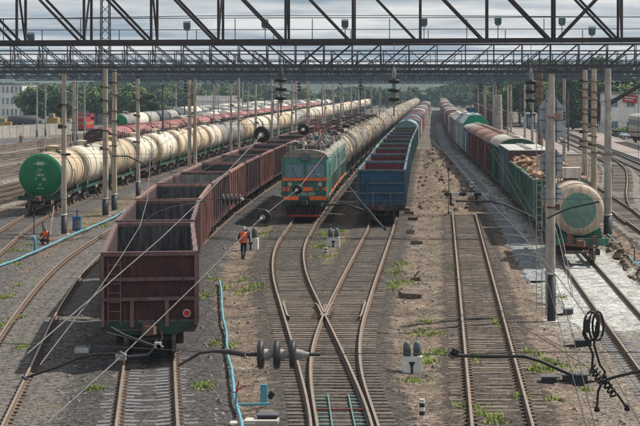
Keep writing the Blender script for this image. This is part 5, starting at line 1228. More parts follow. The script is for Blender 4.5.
mb = MB(); q = site(262, 424, -.25); mb.box(q.x, q.y, -.25, .9, .5, .25); mb.box(q.x - .5, q.y - .1, -.28, .7, .4, .2); tag(mb.build('concrete_slab', M['kerb']), 'weathered concrete slabs at the bottom edge by the blue pipe', 'slab')
pipe('tangled turquoise pipe on the dirt right of the gravel track', ((603, 229), (612, 238), (621, 248), (629, 257), (640, 268), (655, 282)), .045, 'cyan')
mb = MB(); p = site(636, 262, 0)
for k in range(4): mb.tube([p + Vector((.25 * math.cos(a + k), .3 * math.sin(a * 1.3 + k), -.15 + .12 * math.sin(a * 2 + k))) for a in np.linspace(0, 5, 14)], .03, 5)
tag(mb.build('hose_tangle', M['cyan']), 'turquoise hose tangle beside a red stake at the right edge', 'hose')
mb = MB(); p = site(634, 258, 0); mb.bar((p.x, p.y, -.4), (p.x + .04, p.y, .6), .06); tag(mb.build('stake', M['redroof']), 'rusty red stake in the dirt at the right edge', 'stake')
# cabinets, point machines, boxes
def pointm(px, py, label, w=1.0, mt='black'):
    p = site(px, py, -.3); t = thing('point_machine', label, 'point machine', (p.x, p.y, -.38), 0, 'point machines beside the rails')
    mb = MB(); mb.box(0, 0, .2, .8 * w, .5, .26, top=.92); mb.build('housing', M[mt], t); mb = MB(); mb.box(0, 0, .35, .84 * w, .54, .04); mb.build('lid', M['steelmid'], t)
    mb = MB(); mb.box(0, 0, .03, 1.3 * w, .6, .08); mb.build('base_plate', M['bogie'], t); mb = MB(); mb.bar((.4 * w, 0, .12), (1.2 * w, .05, .12), .06); mb.build('throw_rod', M['bogie'], t); mb = MB(); mb.bar((-.4 * w, .1, .12), (-.9 * w, .1, .12), .08); mb.build('throw_rod', M['bogie'], t)
pointm(575, 383, 'black point machine among planks between the right tracks'); pointm(549, 385, 'smaller dark gear box left of the black point machine', .6); pointm(583, 347.5, 'flat dark junction box on the dirt beside the white gravel', .75)
pointm(568, 316, 'small box at the foot of the nearest grey pole', .5, 'steelmid'); pointm(268, 424, 'point machine at the bottom edge left of the turnout', .7)
p = site(82.5, 346, .0); t = thing('relay_box', 'small white relay box in the shade left of the first gondola', 'box', (p.x, p.y, -.36)); mb = MB(); mb.box(0, 0, .16, .52, .4, .3, top=.9); mb.build('body', M['white'], t); mb = MB(); mb.box(0, 0, .34, .4, .3, .06, top=.8); mb.build('lid', M['porcelain'], t)
mb = MB(); p = site(543, 376, -.33); mb.bar((p.x, p.y, -.3), (p.x + 1.1, p.y + .05, -.3), .16, .06); tag(mb.build('plank', M['wood']), 'dark plank lying left of the black point machine', 'plank')
mb = MB(); p = site(584, 353, -.3); 
for a in range(4): q = [(0, .3), (.22, 0), (0, -.3), (-.22, 0)]; mb.bar((p.x + q[a][0], p.y + q[a][1] * 1.4, -.33), (p.x + q[(a + 1) % 4][0], p.y + q[(a + 1) % 4][1] * 1.4, -.33), .03)
tag(mb.build('diamond_frame', M['steel']), 'thin diamond-shaped metal frame on the ground below the junction box', 'frame')
# debris between the tracks
rs = random.Random(21)
DB = [(405, 212, .9, 'tilted dark sleeper stub nearest the blue gondola'), (409, 216, .7, 'black plank beside the sleeper stub right of the blue gondola'), (413, 221, .6, 'short brown plank right of the blue gondola'), (411, 235, .55, 'old plank with a pale upper face on the tan strip'), (416.5, 245, .7, 'brown slab in the middle of the tan strip'), (416, 282, .5, 'small dark block with a bent bar on the tan strip'), (410, 299, 1.0, 'flat brown board near the bright grass'), (393, 218, .4, 'dark lump beside the blue gondola wheels'), (441, 184, .5, 'dark clod on the dirt heap'), (451, 166, .4, 'upper dark clod on the dirt heap')]
for i, (a, b, wd, lb) in enumerate(DB):
    p = site(a, b, -.3); mb = MB(); mb.box(0, 0, 0, wd, .45, .2, rz=rs.uniform(-.3, .3), rx=rs.uniform(-.1, .25), ry=rs.uniform(-.15, .15), top=.9)
    if i in (0, 3, 5): mb.bar((-.1, 0, .1), (.15, .1, .4), .05)
    o = mb.build('old_sleeper' if i < 8 else 'dirt_clod', M['wood_old'] if i % 2 else M['wood'], None, (p.x, p.y, ground_z(p.x, p.y) + .13)); tag(o, lb, 'debris', 'debris on the dirt strip')
# stones scattered (uncountable)
mb = MB()
for k in range(2600):
    yy = 46 + 100 * rs.random() ** 1.5; xx = rs.uniform(-22, 11)
    if any(abs(xx - tx(n, yy)) < 1.8 for n in ('T0', 'T2', 'T3', 'T4', 'T1', 'T5')): continue
    s_ = rs.uniform(.03, .09); z_ = ground_z(xx, yy); mb.box(xx, yy, z_ + s_ * .3, s_ * 2, s_ * 1.6, s_, rs.uniform(0, 3), rs.uniform(-.3, .3), top=.6)
stuff(mb.build('loose_stones', mat('stone', (.26, .23, .20), (.15, .13, .115), 3, .95, coord='World')))
mb = MB()     # heaps and ridge of soil right of the gravel track
for k in range(60): yy = 60 + k * .75; xx = 9.4 + rs.uniform(-.3, .5); s_ = rs.uniform(.15, .4); mb.box(xx, yy, ground_z(xx, yy) + .02, s_ * 1.5, s_ * 1.6, s_ * .8, rs.uniform(0, 3), rs.uniform(-.3, .3), top=.55)
for k in range(260):
    yy = rs.uniform(125, 255); l_, r_ = tx('T4', yy) + 2.2, tx('T5', yy) - 3.2; xx = rs.uniform(l_, r_); s_ = abs(rs.gauss(0, .11)) + .04; mb.box(xx, yy, ground_z(xx, yy) + s_ * .2, s_ * 2, s_ * 1.8, s_ * 1.1, rs.uniform(0, 3), rs.uniform(-.4, .4), top=.5)
stuff(mb.build('soil_clods', M['mound']))
# buffer stop board with lamp
p = site(466, 205, 0); t = thing('stop_board', 'black and white striped stop bar with a round lamp at the dirt heap', 'buffer stop', (p.x, p.y, -.2))
z_ = 1.0; k_ = p.y / FPX
x0_, x1_ = (444 - 466) * k_, (489 - 466) * k_
for q in range(6):
    mb = MB(); a_ = x0_ + (x1_ - x0_) * q / 6; b_ = x0_ + (x1_ - x0_) * (q + 1) / 6; mb.box((a_ + b_) / 2, 0, z_, b_ - a_ - .004, .14, .22); mb.build('board_segment', M['white'] if q % 2 else M['black'], t)
for x in (-1.15, .8): mb = MB(); mb.box(x, .1, .35, .16, .16, 1.3); mb.build('post', M['black'], t)
mb = MB(); mb.lathe((.43, .05, 1.75), (0, -1, 0), [(0, .32), (.1, .32), (.1, .26), (.03, .25)], 18); h = mb.build('lamp_housing', M['black'], t)
mb = MB(); mb.cyl((.43, .02, 1.75), (.43, -.045, 1.75), .25, n=18); mb.build('white_disc', M['white'], h); mb = MB(); mb.box(.43, -.08, 1.78, .5, .03, .06); mb.build('bar', M['steelmid'], h)
mb = MB(); mb.box(.43, .05, 1.25, .08, .08, .6); mb.build('stem', M['black'], t)
mb = MB(); q = site(457, 212, 0); mb.tube([q + Vector((-.6, 0, 3.0)), q + Vector((-.58, 0, 1.2)), q + Vector((-.6, 0, -.2))], .03, 5); mb.box(q.x - .6, q.y, 3.05, .22, .1, .26); tag(mb.build('thin_stake', M['steel']), 'thin dark stake standing at the end of the worn track', 'stake')
# distant upright small things by the platform etc.
def person(name_label, base, face, pose, helmet=True, vest='orange', h=1.74, far=False):
    t = thing('person', name_label, 'person', base, face)
    J = pose; s = h / 1.74
    V = []; E = []; Rr = []
    idx = {}
    def add(n, p, r, par=None):
        idx[n] = len(V); V.append(tuple(Vector(p) * s)); Rr.append(r * s)
        if par: E.append((idx[par], idx[n]))
    for n, p, r, par in J: add(n, p, r, par)
    me = bpy.data.meshes.new('body'); me.from_pydata(V, E, []); o = bpy.data.objects.new('body', me); C.objects.link(o); o.parent = t
    md = o.modifiers.new('skin', 'SKIN'); md.use_smooth_shade = True
    for i, v in enumerate(me.skin_vertices[0].data): v.radius = (Rr[i], Rr[i] * (.72 if 0 < i < 4 else 1)); v.use_root = (i == 0)
    o.modifiers.new('sub', 'SUBSURF').levels = 1; o.modifiers['sub'].render_levels = 1
    dg = bpy.context.evaluated_depsgraph_get(); me2 = bpy.data.meshes.new_from_object(o.evaluated_get(dg)); o.modifiers.clear(); o.data = me2
    me2.materials.clear()
    for m_ in (M['jeans'], M['darkcloth'], M['skin'], M['black']): me2.materials.append(m_)
    pel = Vector(V[idx['pelvis']]); hd = Vector(V[idx['head']]); hands = [Vector(V[idx[k]]) for k in idx if k.startswith('hand')]; feet = [Vector(V[idx[k]]) for k in idx if k.startswith('toe') or k.startswith('ankle')]
    for p_ in me2.polygons:
        c = p_.center; k = 1
        if (c - hd).length < .2 * s: k = 2
        elif any((c - q).length < .09 * s for q in hands): k = 2
        elif any((c - q).length < .12 * s for q in feet): k = 3
        else:
            # legs: nearer to leg joints than to upper joints
            dl = min((c - Vector(V[idx[q]])).length for q in idx if q.startswith(('knee', 'hip', 'calf', 'ankle'))); du = min((c - Vector(V[idx[q]])).length for q in idx if q.startswith(('chest', 'elbow', 'shoulder', 'waist', 'wrist')))
            k = 0 if dl < du else 1
        p_.material_index = k
    ch, wa = Vector(V[idx['chest']]), Vector(V[idx['waist']]); ax = (ch - wa).normalized()
    if vest:
        mb = MB(); L_ = (ch - wa).length; u = Vector((0, 0, 1)) if abs(ax.z) < .9 else Vector((0, 1, 0)); x = Vector((1, 0, 0)); y = ax.cross(x).normalized(); vs = []; n = 14
        prof = [(-.16, .205, .165), (0, .19, .155), (L_ * .5, .2, .155), (L_ * .95, .225, .15), (L_ + .1, .21, .135), (L_ + .17, .11, .09)]
        for hh, rx_, ry_ in prof:
            for k in range(n): a = 2 * math.pi * k / n; vs.append(wa + ax * hh * s + x * rx_ * s * math.cos(a) + y * ry_ * s * math.sin(a))
        mb.add(vs, [(k * n + i, k * n + (i + 1) % n, (k + 1) * n + (i + 1) % n, (k + 1) * n + i) for k in range(len(prof) - 1) for i in range(n)], True); ve = mb.build('vest', M[vest], t)
        for hh in (-.05, .12):
            sb = MB(); vs = []
            for q in (0, .05):
                for k in range(n): a = 2 * math.pi * k / n; vs.append(wa + ax * (hh + q) * s + x * .212 * s * math.cos(a) + y * .172 * s * math.sin(a))
            sb.add(vs, [(i, (i + 1) % n, n + (i + 1) % n, n + i) for i in range(n)], True); sb.build('reflective_band', M['porcelain'], ve)
    hm = MB()
    if helmet: hm.lathe(hd + Vector((0, 0, .0)), (0, 0, 1), [(.02, .145), (.035, .125), (.09, .115), (.14, .08), (.165, 0)], 14); hm.build('helmet', M['porcelain'] if helmet == 1 else M['steelmid'], t)
    else: hm.lathe(hd, (0, 0, 1), [(-.03, .1), (.05, .115), (.11, .08), (.14, 0)], 12); hm.build('hair', M['darkcloth'], t)
    # face
    fc = MB(); fc.box(hd.x, hd.y + .105, hd.z - .01, .025, .03, .04); fc.build('nose', M['skin'], t)
    for q in (-.035, .035): ey = MB(); ey.box(hd.x + q, hd.y + .095, hd.z + .01, .02, .012, .012); ey.build('eye', M['black'], t)
    mo = MB(); mo.box(hd.x, hd.y + .093, hd.z - .055, .045, .012, .01); mo.build('mouth', M['redroof'], t)
    # fingers
    for n_, k in (('l', 'hand_l'), ('r', 'hand_r')):
        if k in idx:
            q = Vector(V[idx[k]]); w_ = Vector(V[idx['wrist_' + n_]]); d = (q - w_).normalized(); sx = Vector((0, 1, 0)); sx = (sx - d * sx.dot(d)).normalized()
            for f in range(5):
                fm = MB(); off = sx * ((f - 1.5) * .02); ln = (.05, .065, .07, .06, .045)[f]; b_ = q + off + d * .02
                if f == 4: off = sx * .045; b_ = q + off - d * .02
                fm.tube([b_, b_ + d * ln * .5, b_ + d * ln * .9 + Vector((.012 if n_ == 'l' else -.012, 0, 0))], [.011, .010, .007], 5); fm.build('finger', M['skin'], t)
    return t
stand = [('pelvis', (0, 0, .93), .145, None), ('waist', (0, 0, 1.08), .125, 'pelvis'), ('chest', (0, .02, 1.30), .165, 'waist'), ('neck', (0, .02, 1.47), .06, 'chest'), ('head', (0, .05, 1.60), .098, 'neck'),
 ('shoulder_l', (-.19, .01, 1.40), .07, 'chest'), ('elbow_l', (-.29, .03, 1.14), .052, 'shoulder_l'), ('wrist_l', (-.25, .18, .96), .036, 'elbow_l'), ('hand_l', (-.24, .24, .90), .04, 'wrist_l'),
 ('shoulder_r', (.19, .01, 1.40), .07, 'chest'), ('elbow_r', (.30, .02, 1.15), .052, 'shoulder_r'), ('wrist_r', (.27, .17, .98), .036, 'elbow_r'), ('hand_r', (.25, .23, .93), .04, 'wrist_r'),
 ('hip_l', (-.095, 0, .86), .095, 'pelvis'), ('knee_l', (-.10, .03, .48), .065, 'hip_l'), ('calf_l', (-.09, -.02, .30), .055, 'knee_l'), ('ankle_l', (-.08, -.04, .09), .045, 'calf_l'), ('toe_l', (-.09, .12, .04), .04, 'ankle_l'),
 ('hip_r', (.095, 0, .86), .095, 'pelvis'), ('knee_r', (.075, -.03, .47), .065, 'hip_r'), ('calf_r', (.05, -.12, .31), .055, 'knee_r'), ('ankle_r', (.035, -.2, .12), .045, 'calf_r'), ('toe_r', (.035, -.06, .045), .04, 'ankle_r')]
p = site(243.8, 253.5, 0); person('standing worker in an orange vest and dark jeans walking away beside the tracks', (p.x, p.y, -.38), R(-8), stand, 1, h=1.8)
crouch = [('pelvis', (0, -.1, .34), .145, None), ('waist', (0, -.05, .50), .13, 'pelvis'), ('chest', (0, .05, .72), .165, 'waist'), ('neck', (0, .12, .88), .06, 'chest'), ('head', (0, .18, 1.0), .098, 'neck'),
 ('shoulder_l', (-.19, .05, .82), .07, 'chest'), ('elbow_l', (-.27, .2, .60), .052, 'shoulder_l'), ('wrist_l', (-.18, .38, .5), .036, 'elbow_l'), ('hand_l', (-.14, .44, .47), .04, 'wrist_l'),
 ('shoulder_r', (.19, .05, .82), .07, 'chest'), ('elbow_r', (.27, .2, .60), .052, 'shoulder_r'), ('wrist_r', (.18, .38, .5), .036, 'elbow_r'), ('hand_r', (.14, .44, .47), .04, 'wrist_r'),
 ('hip_l', (-.11, -.05, .32), .1, 'pelvis'), ('knee_l', (-.2, .35, .46), .07, 'hip_l'), ('calf_l', (-.19, .22, .26), .055, 'knee_l'), ('ankle_l', (-.18, .1, .08), .045, 'calf_l'), ('toe_l', (-.2, .26, .04), .04, 'ankle_l'),
 ('hip_r', (.11, -.05, .32), .1, 'pelvis'), ('knee_r', (.2, .35, .46), .07, 'hip_r'), ('calf_r', (.19, .22, .26), .055, 'knee_r'), ('ankle_r', (.18, .1, .08), .045, 'calf_r'), ('toe_r', (.2, .26, .04), .04, 'ankle_r')]
p = site(46.3, 239.5, 0); person('crouching worker in an orange vest and helmet beside the left tank train', (p.x, p.y, -.38), R(165), crouch, 2)
p = site(21, 143.5, -.2); person('distant person in dark reddish clothes on the far left tracks', (p.x, p.y, -.4), R(30), stand, False, 'redroof', 1.75)
t = thing('ladder_pole', 'pale orange pole leaning on the tank wagon above the crouching worker', 'pole', (0, 0, 0)); mb = MB(); mb.bar(site(50, 236, .2), A(54, 206, 121), .06); mb.build('rod', M['rustroof'], t)
for i, (a, b) in enumerate(((34, 232), (77, 229))): p = site(a, b, 0); mb = MB(); mb.bar((p.x, p.y, -.4), (p.x, p.y, 1.2), .06); tag(mb.build('stake', M['steel']), ('thin dark stake left of the crouching worker', 'thin dark stake right of the leftmost pole')[i], 'stake')
p = site(77, 226, 0); t = thing('equipment_case', 'small blue and white case at the foot of the leftmost pole', 'case', (p.x, p.y, -.38)); mb = MB(); mb.box(0, 0, .55, .5, .4, .9); mb.build('body', M['blue'], t); mb = MB(); mb.box(.1, -.21, .5, .34, .02, .5); mb.build('panel', M['porcelain'], t)

# ------------------------------------------------------------------ platform, walls, buildings on both sides
def slab(name, pts, z0, z1, mt):
    n = len(pts); mb = MB(); mb.add([(x, y, z0) for x, y in pts] + [(x, y, z1) for x, y in pts], [tuple(range(n, 2 * n))] + [(i, (i + 1) % n, n + (i + 1) % n, n + i) for i in range(n)]); return struct(mb.build(name, M[mt]))
slab('platform', [(24.6, 190), (29.6, 190), (29.6, 420), (26.5, 420), (25.0, 300)], -.7, .12, 'pink')
slab('platform', [(13.9, 240), (18.6, 240), (18.6, 400), (14.4, 400)], -.7, -.1, 'pink')
for i in range(60): mb = MB(); yy = 190 + i * 3.8; mb.box(24.45 + max(0, (yy - 300) * .0125), yy + 1.9, -.25, .3, 3.76, .78); o = mb.build('kerb_stone', M['kerb']); o['kind'] = 'structure'
t = thing('panel_wall', 'long white concrete panel wall across the far left yard', 'wall', (0, 0, 0))
a_, b_ = Vector((-92, 290, -.7)), Vector((-73, 376, -.7)); n = 30; d_ = (b_ - a_) / n; an = math.atan2(d_.y, d_.x)
for k in range(n): c = a_ + d_ * (k + .5); mb = MB(); mb.box(0, 0, 1.15, d_.length - .12, .14, 2.3); mb.build('panel', M['fencec'], t, (c.x, c.y, -.7)).rotation_euler = (0, 0, an)
for k in range(n + 1): c = a_ + d_ * k; mb = MB(); mb.box(0, 0, 1.25, .2, .24, 2.5); mb.build('post', M['fencec'], t, (c.x, c.y, -.7))
def building(label, x0, x1, y0, y1, h, mt, roof=None, rise=0, rows=3, cols=8, ww=.9, wh=1.3, wmt='glass', eave=.3, cat='building', group=None, z0=-.7, sides=True):
    t = thing('building', label, cat, (x0, y0, z0), 0, group); W = x1 - x0; D = y1 - y0; H = h - z0
    mb = MB(); mb.box(W / 2, D / 2, H / 2, W, D, H); mb.build('wall', M[mt], t)
    if rise: mb = MB(); e = eave; mb.add([(-e, -e, H + .02), (W + e, -e, H + .02), (W + e, D + e, H + .02), (-e, D + e, H + .02), (e * 2, D / 2, H + rise), (W - e * 2, D / 2, H + rise)], [(0, 1, 5, 4), (2, 3, 4, 5), (1, 2, 5), (3, 0, 4), (3, 2, 1, 0)]); mb.build('roof', M[roof], t)
    else: mb = MB(); mb.box(W / 2, D / 2, H + .12, W + 2 * eave, D + 2 * eave, .24); mb.build('roof', M[roof or 'greyroof'], t)
    pane = MB(); pane.box(0, 0, 0, ww, .03, wh); fr = MB()
    for (a, b, c_, e_) in ((0, wh / 2 + .05, ww + .2, .1), (0, -wh / 2 - .05, ww + .24, .1), (-ww / 2 - .05, 0, .1, wh), (ww / 2 + .05, 0, .1, wh), (0, 0, .06, wh)): fr.box(a, -.03, b, c_, .08, e_)
    pm, fm = pane.mesh('pane', M[wmt]), fr.mesh('window', M['white'])
    for r_ in range(rows):
        for c in range(cols):
            x = W * (c + .5) / cols; z = H * (r_ + .55) / rows; wd = inst('window', fm, t, (x, -.01, z)); inst('pane', pm, wd, (0, -.02, 0))
    if sides and D > 6:
        for r_ in range(rows):
            for c in range(max(1, int(D / 4))):
                y = D * (c + .5) / max(1, int(D / 4)); z = H * (r_ + .55) / rows
                for xx, rz_ in ((0, R(-90)), (W, R(90))): wd = inst('window', fm, t, (xx + (.01 if xx else -.01), y, z), rz_); inst('pane', pm, wd, (0, -.02, 0))
    return t
building('three storey white building with rows of tall windows at the left edge', -160, -128.3, 552, 572, 9.6, 'plaster', 'greyroof', rows=3, cols=24, ww=.6, wh=1.9)
building('whitish flat roofed station building with a red sign at the right edge', 31.6, 60, 345, 360, 7.6, 'plaster', 'greyroof', rows=2, cols=9, ww=1.4, wh=1.3)
t = thing('red_sign', 'red sign board on the whitish building at the right edge', 'sign', (36.2, 344.6, 6.6)); mb = MB(); mb.box(0, 0, 0, 2.8, .15, 1.5, ry=.1); mb.build('board', M['red'], t); mb = MB(); mb.box(0, -.09, .25, 2.2, .03, .18, ry=.1); mb.box(-.2, -.09, -.2, 1.6, .03, .18, ry=.1); mb.build('white_lines', M['white'], t)
building('pale house with a teal roof and attic window above the station building', 37, 58, 420, 436, 9.2, 'plaster', 'tealroof', 4.5, rows=2, cols=6)
building('low shed with a teal roof behind the clamp covered pole pair', 27.3, 35, 425, 440, 6.3, 'plaster', 'tealroof', 1.6, rows=1, cols=3)
building('grey-white low building beside the white fence behind the poles', 33.5, 44, 372, 384, 3.6, 'plaster', 'greyroof', 0, rows=1, cols=4)
building('small bright blue hut beyond the boxcars', 18.4, 20.4, 390, 393, 3.0, 'blue', 'white', 0, rows=1, cols=1)
building('small bright blue hut with pale roof right of the first hut', 22.0, 24.2, 372, 375, 2.9, 'blue', 'white', 0, rows=1, cols=1)
building('blue kiosk left of the concrete pier', 6.5, 9.0, 460, 463, 3.4, 'blue', 'greyroof', 0, rows=1, cols=1)
for i, (x, y_, w_, h_, m_, r_) in enumerate(((-98, 470, 12, 4.6, 'fencec', 'greyroof'), (-104, 520, 12, 4.5, 'brick', 'redroof'), (-88, 640, 16, 4.5, 'plaster', 'greyroof'), (-140, 760, 18, 5, 'fencec', 'redroof'), (-80, 900, 20, 5, 'plaster', 'greyroof'), (-30, 980, 14, 5, 'brick', 'greyroof'), (40, 900, 16, 6, 'fencec', 'tealroof'), (70, 760, 20, 8, 'plaster', 'redroof'), (-110, 980, 24, 6, 'brick', 'redroof'), (-170, 900, 24, 7, 'plaster', 'greyroof'), (-50, 1100, 16, 5, 'fencec', 'redroof'), (20, 1080, 18, 5, 'plaster', 'redroof'))):
    building('distant low building, %s along the horizon' % ('%s of twelve, counted by distance' % ordw(i + 1)), x, x + w_, y_, y_ + 12, h_ - .7, m_, r_, 2.0, rows=1 if h_ < 6 else 2, cols=int(w_ / 4), group='distant buildings on the horizon', sides=False)
# far left machines and containers
def machine(label, px, by, Y, w_, h_, mt, cabmt='glass', kind='loader', d=3.0):
    x = (px - VX) * Y / FPX; t = thing(kind, label, 'machine' if kind != 'container' else 'container', (x, Y, -.7))
    mb = MB(); mb.box(0, d / 2, h_ * .45, w_, d, h_ * .6, top=.95); mb.build('body', M[mt], t)
    mb = MB(); mb.box(-w_ * .15, d / 2, h_ * .85, w_ * .5, d * .6, h_ * .3, top=.85); mb.build('cab', M[mt], t); mb = MB(); mb.box(-w_ * .15, d * .2 - .03, h_ * .86, w_ * .4, .04, h_ * .18); mb.build('cab_window', M[cabmt], t)
    for s in (-1, 1):
        for q in (.2, .8): mb = MB(); mb.cyl((s * w_ * .4, d * q, .35), (s * w_ * .5, d * q, .35), .35, n=10); mb.build('wheel', M['black'], t)
machine('yellow loader with a white cab behind the white wall', 52, 124, 392, 2.4, 3.8, 'yellow'); machine('wide yellow machine behind the white wall, right of the leftmost pole', 68, 122, 395, 4.6, 2.6, 'yellow')
machine('yellow and red truck at the far left edge', 3, 125, 385, 3.4, 2.8, 'yellow'); machine('brown rusty machine left of the dark storage tank', 12, 122, 392, 3.0, 3.2, 'coupler'); machine('green low vehicle behind the white wall', 39, 124, 396, 3.4, 2.2, 'framegreen'); machine('small blue machine behind the white wall', 60, 123, 398, 1.8, 2.2, 'blue')
t = thing('storage_tank', 'dark horizontal storage tank behind the white wall at left', 'tank', (-89.6, 388, -.7)); mb = MB(); mb.lathe((-2.9, 0, 2.2), (1, 0, 0), [(0, 0), (.1, .9), (.35, 1.25), (5.4, 1.25), (5.7, .9), (5.8, 0)], 18); mb.build('shell', M['blacktank'], t); mb = MB(); mb.box(-1.5, 0, .6, .5, 1.6, 1.2); mb.box(1.5, 0, .6, .5, 1.6, 1.2); mb.build('saddle', M['darkgap'], t)
t = thing('white_car', 'small white car parked in front of the bush by the commuter train', 'car', (33.4, 332, -.7), .3)
mb = MB(); mb.box(0, 0, .62, 1.7, 4.2, .6, top=.93); mb.build('body', M['white'], t); mb = MB(); mb.box(0, .2, 1.15, 1.5, 2.3, .5, top=.75); mb.build('cabin', M['glass'], t); mb = MB(); mb.box(0, .2, 1.41, 1.16, 1.7, .04); mb.build('roof', M['white'], t)
for s in (-1, 1):
    for q in (-1.3, 1.3): mb = MB(); mb.cyl((s * .72, q, .32), (s * .87, q, .32), .32, n=12); mb.build('wheel', M['black'], t)
t = thing('picket_fence', 'low white fence along the far edge of the right platform', 'fence', (30, 300, -.7))
for k in range(34): mb = MB(); mb.box(0, k * 3.6, .45, .16, 3.4, .9); mb.build('panel', M['white'], t)

# ------------------------------------------------------------------ vegetation
def crown_mesh(name, mats, n, rx, rz, leaf, seed, clumps=26, cone=False):
    rr = random.Random(seed); mb = MB(); cs = []
    for k in range(clumps):
        if cone: u = rr.random() ** .7; h = u; r_ = (1 - u) * rx * rr.uniform(.5, 1); a = rr.uniform(0, 6.28); cs.append(((r_ * math.cos(a), r_ * math.sin(a), h * 2 * rz), rx * .28 * (1.15 - u)))
        else:
            v = Vector((rr.gauss(0, 1), rr.gauss(0, 1), rr.gauss(0, .9))).normalized() * rr.uniform(.45, 1.0) ** .6; cs.append(((v.x * rx * .82, v.y * rx * .82, rz + v.z * rz * .82), rx * rr.uniform(.22, .42)))
    for k in range(n):
        c, cr = rr.choice(cs); d = Vector((rr.gauss(0, 1), rr.gauss(0, 1), rr.gauss(0, .8))).normalized() * cr * rr.uniform(.55, 1.05); p_ = Vector(c) + d
        nn = (d.normalized() + Vector((rr.uniform(-.7, .7), rr.uniform(-.7, .7), rr.uniform(-.2, .9)))).normalized(); x = nn.cross(Vector((0, 0, 1))).normalized() if abs(nn.z) < .95 else Vector((1, 0, 0)); y = nn.cross(x); s_ = leaf * rr.uniform(.6, 1.3)
        mb.cur = 0 if rr.random() < .65 else 1
        mb.add([p_ - x * s_ * .5 - y * s_ * .2, p_ + x * s_ * .1 - y * s_ * .5, p_ + x * s_ * .55 + y * s_ * .1, p_ - x * s_ * .05 + y * s_ * .5], [(0, 1, 2, 3)])
    return mb.mesh(name, mats)
LM = [M['leaf'], M['leaflight']]; LD = [M['leafdark'], M['leaf']]
CR = [crown_mesh('crown', LM, 5200, 3.4, 3.6, .42, 1, 30), crown_mesh('crown', LD, 5200, 3.2, 3.9, .42, 2, 28), crown_mesh('crown', LM, 4600, 3.9, 3.0, .42, 3, 34), crown_mesh('crown', LD, 5200, 2.0, 3.8, .3, 4, 60, True)]
BU = [crown_mesh('foliage', LM, 1600, 1.5, 1.0, .22, 5, 16), crown_mesh('foliage', [M['leaflight'], M['leaf']], 1600, 1.8, .9, .22, 6, 18)]
tm = MB(); tm.lathe((0, 0, 0), (0, 0, 1), [(0, .32), (1.5, .22), (4.2, .12)], 8)
for k in range(6): a = k * 1.05; tm.cyl((0, 0, 2.0 + k * .3), (1.5 * math.cos(a), 1.5 * math.sin(a), 3.8 + k * .35), .09, .03, 5)
TMESH = tm.mesh('trunk', M['bark'])
TCOUNT = [0]
def tree(x, y_, h, kind, label, group, wide=1.0):
    t = thing('conifer_tree' if kind == 3 else 'leafy_tree', label, 'tree', (x, y_, -.7), random.uniform(0, 6), group); f = h / 9.4
    inst('trunk', TMESH, t, None, 0, (f, f, f)); inst('crown', CR[kind], t, (0, 0, 1.9 * f if kind < 3 else .6 * f), 0, (f * wide, f * wide, f if kind < 3 else h / 8.2))
def bush(x, y_, s_, label, group='bushes'): t = thing('bush', label, 'bush', (x, y_, -.7), random.uniform(0, 6), group); inst('foliage', BU[int(x * 7) % 2], t, None, 0, (s_, s_, s_))
rs = random.Random(4)
def X(px, Y): return (px - VX) * Y / FPX
for i, (px, Y, tp, k) in enumerate(((600, 395, 56, 0), (612, 398, 55, 2), (624, 405, 62, 0), (586, 400, 60, 1), (574, 420, 58, 2), (560, 430, 60, 0), (547, 440, 58, 1), (533, 450, 60, 0), (520, 470, 66, 2), (595, 360, 80, 1), (603, 366, 72, 1), (508, 500, 72, 1), (553, 405, 76, 0), (541, 480, 64, 2), (568, 455, 62, 1), (590, 450, 62, 0), (526, 430, 78, 1), (610, 430, 66, 1), (497, 560, 76, 2), (486, 620, 78, 1), (640, 470, 66, 1))):
    tree(X(px, Y), Y, CAM_H + .7 - (tp - VY) * Y / FPX, k, 'leafy tree of the right hand grove, %s planted from the front' % ordw(i + 1), 'trees of the right hand grove', 1.15)
tree(X(573, 372), 372, CAM_H + .7 - (82 - VY) * 372 / FPX, 3, 'dark pointed conifer between the slim pale pole and the pole pair', None, 1.0)
tree(X(583, 380), 380, CAM_H + .7 - (90 - VY) * 380 / FPX, 3, 'smaller conifer right of the dark pointed conifer', None, 1.0)
for i in range(34):
    px = 33 + i * 6.4 + rs.uniform(-3, 3); Y = rs.uniform(430, 640) if px < 150 else rs.uniform(620, 800); tp = rs.uniform(82, 92)
    if px > 195: Y = rs.uniform(700, 900)
    tree(X(px, Y), Y, max(4.5, CAM_H + .7 - (tp - VY) * Y / FPX), rs.choice((0, 0, 1, 2)), 'leafy tree behind the far left sidings, %s from the left' % ordw(i + 1), 'trees behind the far left sidings', 1.2)
for i in range(44):
    px = 190 + i * 9 + rs.uniform(-3, 3); Y = rs.uniform(790, 850) if not 415 < px < 450 else 880; tree(X(px, Y), Y, rs.uniform(5, 10), rs.choice((0, 1, 1, 2)), 'hazy tree on the horizon, %s from the left' % ordw(i + 1), 'hazy trees on the horizon', 1.6)
for i, (px, by) in enumerate(((618, 137), (624, 136), (630, 134), (608, 133), (553, 124), (545, 122), (560, 124), (571, 122), (100, 121), (108, 119), (128, 118), (140, 117), (150, 117), (161, 116), (30, 117), (40, 118))):
    p = site(px, by, -.4); bush(p.x, p.y, rs.uniform(.9, 1.5) * (1.4 if px < 200 else 1), 'rounded green bush, %s' % (('%s in the row beside the right platform' % ordw(i + 1)) if i < 8 else ('%s in the row behind the far left sidings' % ordw(i - 7))))
